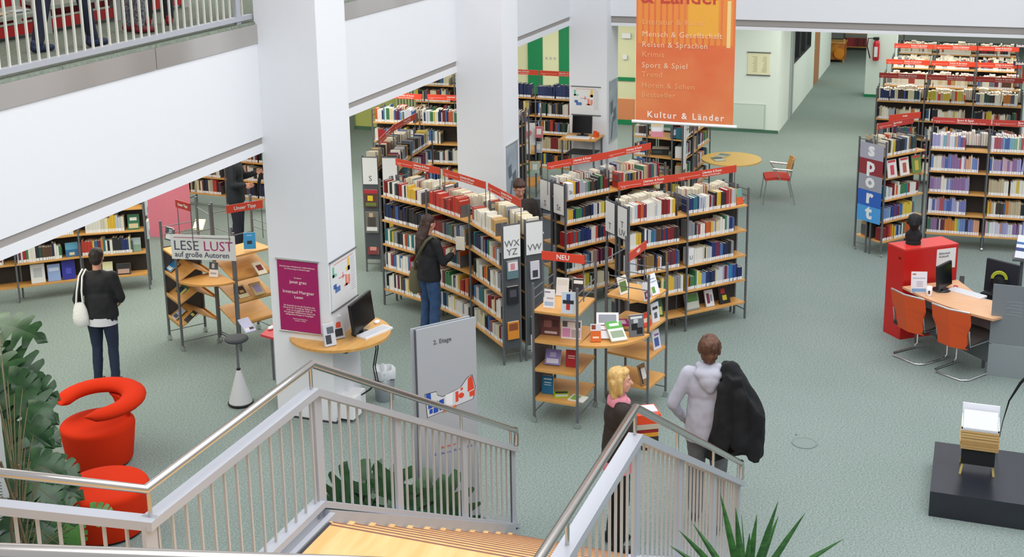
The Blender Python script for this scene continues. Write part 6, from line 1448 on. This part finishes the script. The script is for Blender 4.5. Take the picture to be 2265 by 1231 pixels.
# man by the pink pillar holding a black umbrella
g6, j6, s6 = person('person all in black holding up a dark umbrella beside the pink pillar', (16.75, 10.82, 0), (.35, -.94), 1.78, top=mat('coat_dark', '191D24', .8), legs=('trousers_navy', '1A1D2C', .8), hair=('short', '1E1A1A'), hem=.80, w=1.12, wide=.015,
    J=dict(el_l=(-.25, .08, 1.14), wr_l=(-.16, .32, 1.22), el_r=(.25, .02, 1.13), wr_r=(.24, .2, 1.12)))
q = MB(); p = world_pt(g6, (-.15, .40, 1.22), s6); q.tube([p+Vector((-.04, .10, -.38)), p+Vector((-.02, .04, -.1)), p], [.012, .03, .03], 10); q.tube([p, p+Vector((.03, -.02, .12)), p+Vector((.03, -.09, .17)), p+Vector((.0, -.16, .12)), p+Vector((0, -.16, .06))], .011, 8)
single(q, 'umbrella', BLACKM, 'folded black umbrella with a hooked handle held before the pink pillar', 'umbrella', smooth=True)
# visitors on the upper floor
g7, j7, s7 = person('upper floor visitor in dark jeans and trainers striding, leftmost behind the gallery railing', (9.38, 7.72, 4.38), (1, -.12), 1.78, top=mat('shirt_red', '7A2A2E', .8), legs=('jeans_navy', '1B2236', .8), shoe='1E2A4A', hair=('short', '2A201A'),
    J=dict(hip_l=(-.1, 0, .92), an_l=(-.09, -.24, .085), kn_l=(-.1, -.1, .5), an_r=(.08, .24, .085), kn_r=(.1, .14, .5)), voxel=.015)
g8, j8, s8 = person('upper floor visitor in mottled grey trousers and dark red shoes, second from the left', (10.55, 7.82, 4.38), (.9, -.4), 1.68, top=mat('top_dark', '2A2C30', .8), legs=mat('mottled_grey', '8A8C92', .9, noise=(60, '2A2C33', 3)), shoe='6E1A22', hair=('bob', '3A2A20'), voxel=.015)
g9, j9, s9 = person('upper floor visitor in dark trousers and red shoes, third from the left', (11.1, 7.95, 4.38), (.8, .5), 1.7, top=JB, legs=('trousers_dark', '22242A', .8), shoe='8E1E28', hair=('short', '1E1A1A'), voxel=.015)
# bust head
q = MB(); q.rings([[bc+Vector((r_*sx_*math.cos(k*PI/10), r_*math.sin(k*PI/10), z)) for k in range(20)] for r_, sx_, z in ((.085, .9, .04), (.10, .75, .08), (.105, .6, .13), (.07, .8, .17), (.05, 1, .20), (.055, 1, .24))])
q.ell(bc+Vector((-.01, 0, .285)), .088, .075, .10, 16); q.ell(bc+Vector((.015, 0, .32)), .10, .088, .07, 14); q.cap(bc+Vector((-.09, 0, .29)), .014, bc+Vector((-.105, 0, .265)), .016, 8); q.ell(bc+Vector((-.05, 0, .215)), .035, .03, .025, 8)
for e in (-1, 1): q.ell(bc+Vector((.0, e*.08, .28)), .02, .015, .03, 8)
q.v = [tuple(root_matrix(bu).inverted()@Vector(p)) for p in q.v]
part_mesh('head_and_shoulders', q, BLACKM, bu, voxel=.010, smooth=2, fold=.008, fs=20)
# folded cap and backpack on the office chair
q = MB(); q.ell((16.50, -.43, .72), .10, .12, .13, 12); q.cap((16.46, -.40, .6), .06, (16.5, -.50, .55), .07, 10); me = remeshed(q, .012, 3, .01, 12); me.materials.append(BLACKM)
o = bpy.data.objects.new('backpack', me); C.objects.link(o); me.name = 'backpack'; tag(o, 'small black backpack hanging on the black office chair', 'bag')
q = MB()
q.rings([[Vector((16.42, -.43, .80))+Vector((dx, -(r_)*math.cos(a*PI/12), r_*math.sin(a*PI/12)-.02)) for a in range(13)]+[Vector((16.42, -.43, .80))+Vector((dx, -(r_-.035)*math.cos(a*PI/12), (r_-.035)*math.sin(a*PI/12)-.02)) for a in range(12, -1, -1)] for dx, r_ in ((0, .10), (.03, .10))], sm=False)
single(q, 'cap', mat('yellow_green_felt', 'A9B02A', .8), 'yellow green curved strap piece on the black backpack', 'strap')

# ================================================================ PLANTS
def leaf_mesh(name, m_, size, cut=.5, droop=.25, lobes=5):
    """broad heart shaped leaf; slits run in from the edge between the lobes; base at origin, tip along +Y, drooping"""
    L = size; vs = []; fs = []
    def pt(u, t):
        w = L*.52*(max(0, math.sin(PI*min(1, t*.80+.18)))**.6)*(1 if t < .6 else max(0, 1-((t-.6)/.42)**1.7))
        y = L*t-.20*L*abs(u)*max(0, 1-t*2.2)+.10*L*abs(u)*t
        return Vector((u*w, y, .10*L*abs(u)-.16*L*u*u-droop*L*t*t))
    us = (0, .35, .7, 1.0); per = 3
    for e in (-1, 1):
        for k in range(lobes):
            t0, t1 = k/lobes, (k+1)/lobes; grid = []
            for i in range(per+1):
                f = i/per
                row = []
                for u in us:
                    g_ = cut*max(0, u-.35)/.65*(.5/lobes) if 0 < k else 0
                    g2 = cut*max(0, u-.35)/.65*(.5/lobes) if k < lobes-1 else 0
                    bulge = .05*math.sin(PI*f) if u == 1.0 and cut > .2 else 0
                    row.append(pt(e*(u+bulge), (t0+g_)*(1-f)+(t1-g2)*f))
                grid.append(row)
            o = len(vs); n = len(us)
            for row in grid: vs += row
            for i in range(per):
                for j_ in range(n-1):
                    q_ = (o+i*n+j_, o+i*n+j_+1, o+(i+1)*n+j_+1, o+(i+1)*n+j_); fs.append(q_ if e > 0 else q_[::-1])
    me = bpy.data.meshes.new(name); me.from_pydata([tuple(v) for v in vs], [], fs); me.materials.append(m_)
    me.polygons.foreach_set('use_smooth', [True]*len(fs)); me.update(); return me
def plant(label, base, leaves, pot=.18, cat='plant', stem_col=STEM):
    """leaves: (tip position, size, mesh, roll) attached by curved stems to the base"""
    g = empty('potted_plant', tuple(base), label, cat); base = Vector(base)
    if pot:
        q = MB(); q.lathe(tuple(base), [(pot*.7, 0), (pot, pot*1.5), (pot*.93, pot*1.5), (pot*.9, pot*1.35), (.01, pot*1.35)], 24); q.build('pot', POT, g)
    top = base+Z*(pot*1.35)
    Mi = root_matrix(g).inverted()
    for (p, me, dirv, pitch, hub) in leaves:
        p = Vector(p); hub = Vector(hub) if hub else top
        q = MB(); mid = hub.lerp(p, .5)+Z*.10*(p-hub).length; pth = [hub]
        for k in range(1, 7):
            t = k/6; pth.append(hub*(1-t)**2+mid*2*t*(1-t)+p*t*t)
        q.tube(pth, .005, 5); q.build('stem', stem_col, g, smooth=True)
        o = bpy.data.objects.new('leaf', me); C.objects.link(o); o.parent = g
        dv = V2(dirv).normalized(); a = math.atan2(-dv.x, dv.y)
        M_ = Matrix.Rotation(a, 4, 'Z') @ Matrix.Rotation(pitch, 4, 'X'); M3 = M_.to_3x3(); facing_dir = Vector((-.75, -.45, .5))   # leaves roll their faces towards the camera
        roll = math.atan2(facing_dir.dot(M3 @ Vector((1, 0, 0))), facing_dir.dot(M3 @ Z))*.7+R.uniform(-.35, .35)
        o.matrix_basis = Mi @ (Matrix.Translation(p) @ M_ @ Matrix.Rotation(roll, 4, 'Y'))
    return g
LM = [leaf_mesh('leaf', LEAF, s_, c_, d_) for s_, c_, d_ in ((.50, .72, .25), (.43, .6, .32), (.32, .3, .3), (.25, .1, .35))]
LM2 = leaf_mesh('leaf', LEAF2, .2, .3, .3)
# monstera in the lower left: leaf centres surveyed at several heights
mon_base = Vector((7.55, 7.15, 0))
spec = [((5, 715), 1.75, 1, (.2, -1), -.1), ((-20, 790), 1.55, 1, (-.2, -1), -.3), ((10, 790), 1.50, 1, (.1, -1), -.4), ((-15, 830), 1.42, 1, (-.6, -1), -.6), ((25, 840), 1.38, 2, (.1, -1), -.4), ((40, 870), 1.28, 1, (.1, -1), -.4), ((60, 850), 1.30, 2, (.1, -1), -.3), ((0, 880), 1.25, 1, (-.8, -.5), -.9),
        ((70, 900), 1.2, 3, (.2, -1), -.3), ((20, 925), 1.1, 1, (-.5, -.8), -.8), ((55, 940), 1.08, 2, (0, -1), -.5), ((85, 950), 1.0, 3, (.1, -1), -.3), ((35, 985), .98, 2, (-.7, -.5), -1.0), ((65, 985), .95, 3, (-.2, -1), -.6), ((75, 1020), .92, 2, (.1, -1), -.3), ((110, 1025), .85, 2, (.2, -1), -.3),
        ((40, 1050), .85, 2, (-.8, -.5), -.9), ((85, 1065), .78, 2, (.0, -1), -.5), ((115, 1060), .72, 2, (.3, -1), -.4), ((30, 1095), .66, 1, (-.7, -.7), -.8), ((75, 1100), .62, 1, (-.2, -1), -.6), ((110, 1110), .58, 2, (.1, -1), -.5), ((50, 1150), .45, 1, (-.5, -.8), -.7), ((90, 1165), .42, 2, (-.1, -1), -.7)]
lv = []
for (px, z, k, d_, pt_) in [(a[0], a[1], a[2], a[3], a[4]) for a in spec]:
    p = at(px[0]-8, px[1], z); lv.append((p, LM[k], d_, pt_, (mon_base+Z*max(.3, z-.25)).lerp(p-Z*.12, .15)))
lv.append((at(165, 1165, .55), LM2, (-.9, -.4), -1.2, mon_base+Z*.4)); lv.append((at(200, 1130, .62), LM2, (.2, -1), -.2, mon_base+Z*.4))
mg = plant('large monstera plant with split leaves at the lower left', tuple(mon_base), lv, pot=.22)
q = MB()
for k in range(2):
    a = k*2.3; q.tube([mon_base+Vector((.08*math.cos(a), .08*math.sin(a), .25)), mon_base+Vector((.12*math.cos(a+1), .10*math.sin(a+1), .8)), mon_base+Vector((.10*math.cos(a+2), .10*math.sin(a+2), 1.3))], .012, 6)
for k in range(16):
    a = k*.77; z0_ = .35+k*.055; q.tube([mon_base+Vector((.08*math.cos(a), .08*math.sin(a), z0_)), mon_base+Vector((.22*math.cos(a), .22*math.sin(a), z0_+.05)), mon_base+Vector((.34*math.cos(a+.3), .34*math.sin(a+.3), z0_-.12))], .004, 4)
q.build('stem', mat('aerial_root', '6A5A40', .9), mg)
# plant behind the stair
pb_ = Vector((9.2, 4.42, 0)); lv = []
for (px, z, k, d_, pt_) in (((780, 1062), .72, 1, (-.5, .9), -.9), ((800, 1060), .70, 1, (.1, -1), -.2), ((868, 1045), .80, 1, (-1, .1), -1.2), ((835, 1070), .66, 2, (.2, -1), -.3), ((895, 1085), .62, 1, (-.7, -.7), -1.0), ((930, 1078), .60, 1, (.1, -1), -.6), ((975, 1080), .62, 0, (-.3, -1), -1.0), ((790, 1110), .46, 0, (-.8, .3), -.9), ((850, 1110), .46, 0, (-.9, -.3), -.9), ((915, 1120), .42, 0, (-.8, -.6), -.9), ((985, 1120), .45, 1, (-.6, -.8), -1.2), ((750, 1110), .45, 2, (-.9, .5), -.9), ((880, 1140), .36, 1, (-.9, -.2), -.8)):
    lv.append((at(px[0], px[1], z), LM[k], d_, pt_, None))
plant('dark leaved plant on the floor behind the stair railing', tuple(pb_), lv, pot=.16)
# yucca at the lower right
yb = at(1650, 1300, 1.75); yb = Vector((yb.x, yb.y, 0)); YZ = 1.66
yg = empty('yucca', tuple(yb), 'yucca with long pointed leaves at the bottom right of the stair', 'plant')
q = MB(); q.lathe(tuple(yb), [(.15, 0), (.21, .34), (.195, .34), (.19, .30), (.01, .30)], 24); q.build('pot', POT, yg)
q = MB(); q.tube([yb+Z*.28, yb+Z*.9+Vector((.02, .01, 0)), yb+Z*YZ], [.045, .04, .035], 10); q.build('trunk', STEM, yg, smooth=True)
RV = Vector((RR.x, RR.y, 0)).normalized(); FV = Vector((_f.x, _f.y, 0)).normalized()
for k, (u_, v_, L_, up_) in enumerate(((-.42, -.1, .62, .62), (-.30, .25, .50, .50), (-.20, .1, .62, .95), (-.13, -.15, .62, .99), (-.06, .3, .5, .9), (.0, -.1, .45, 1.0), (.10, .1, .50, .95), (.20, -.1, .64, .98), (.30, .2, .5, .8), (.42, 0, .60, .82), (.60, .1, .62, .45), (-.62, 0, .6, .40), (.5, -.4, .5, .5), (-.1, -.6, .5, .5), (.15, -.55, .45, .6), (-.5, .4, .5, .35), (.75, .3, .55, .25), (.05, .5, .5, .5), (-.8, -.2, .5, .2), (.25, .6, .5, .3))):
    d_ = (RV*u_+FV*v_+Z*up_).normalized(); L_ *= 1.22; b0_ = yb+Z*(YZ-.03); side = d_.cross(FV if abs(v_) < .5 else RV).normalized(); nr = side.cross(d_)
    q = MB(); rg = []
    for i, t in enumerate((0, .15, .4, .7, .9, 1.0)):
        w_ = (.014, .021, .024, .017, .007, .001)[i]; c_ = b0_+d_*L_*t+Z*(-.10*t*t*(1-up_*.7))
        rg.append([c_-side*w_+nr*w_*.35, c_-nr*.0015, c_+side*w_+nr*w_*.35, c_+nr*.0015])
    q.rings(rg, sm=False); q.build('leaf', YUCCA, yg)
# white information board at the left edge
p0 = at(30, 1178, .35); ib = empty('guide_sign', (p0.x, p0.y, 0), 'white information board cut by the left edge, beside the monstera', 'sign')
d_ = Vector((-.5, .87, 0)); 
q = MB(); q.fbox(Vector((p0.x, p0.y, .35)), d_*.6, Vector((.03, .02, 0)), Z*1.15); bd_ = q.build('board', SIGNW, ib)
q = MB(); q.fbox(Vector((p0.x, p0.y, 0)), d_*.04, Vector((.03, .02, 0)), Z*.36); q.fbox(Vector((p0.x, p0.y, 0))+d_*.5, d_*.04, Vector((.03, .02, 0)), Z*.36); q.fbox(Vector((p0.x-.1, p0.y-.06, 0)), d_*.6, Vector((.25, .15, 0)), Z*.03); q.build('feet', DARKG, ib)
q = MB()
for k in range(14): q.fbox(Vector((p0.x, p0.y, .47+k*.028))+d_*.05-Vector((.003, .002, 0)), d_*(.3+.1*R.random()), Vector((.003, .002, 0)), Z*.006)
q.fbox(Vector((p0.x, p0.y, .40))+d_*.02-Vector((.003, .002, 0)), d_*.5, Vector((.003, .002, 0)), Z*.008); q.fbox(Vector((p0.x, p0.y, .92))+d_*.02-Vector((.003, .002, 0)), d_*.5, Vector((.003, .002, 0)), Z*.01)
q.build('text_lines', mat('text_grey', '6A6E74', .7), bd_)

bpy.data.scenes.remove(TMP)
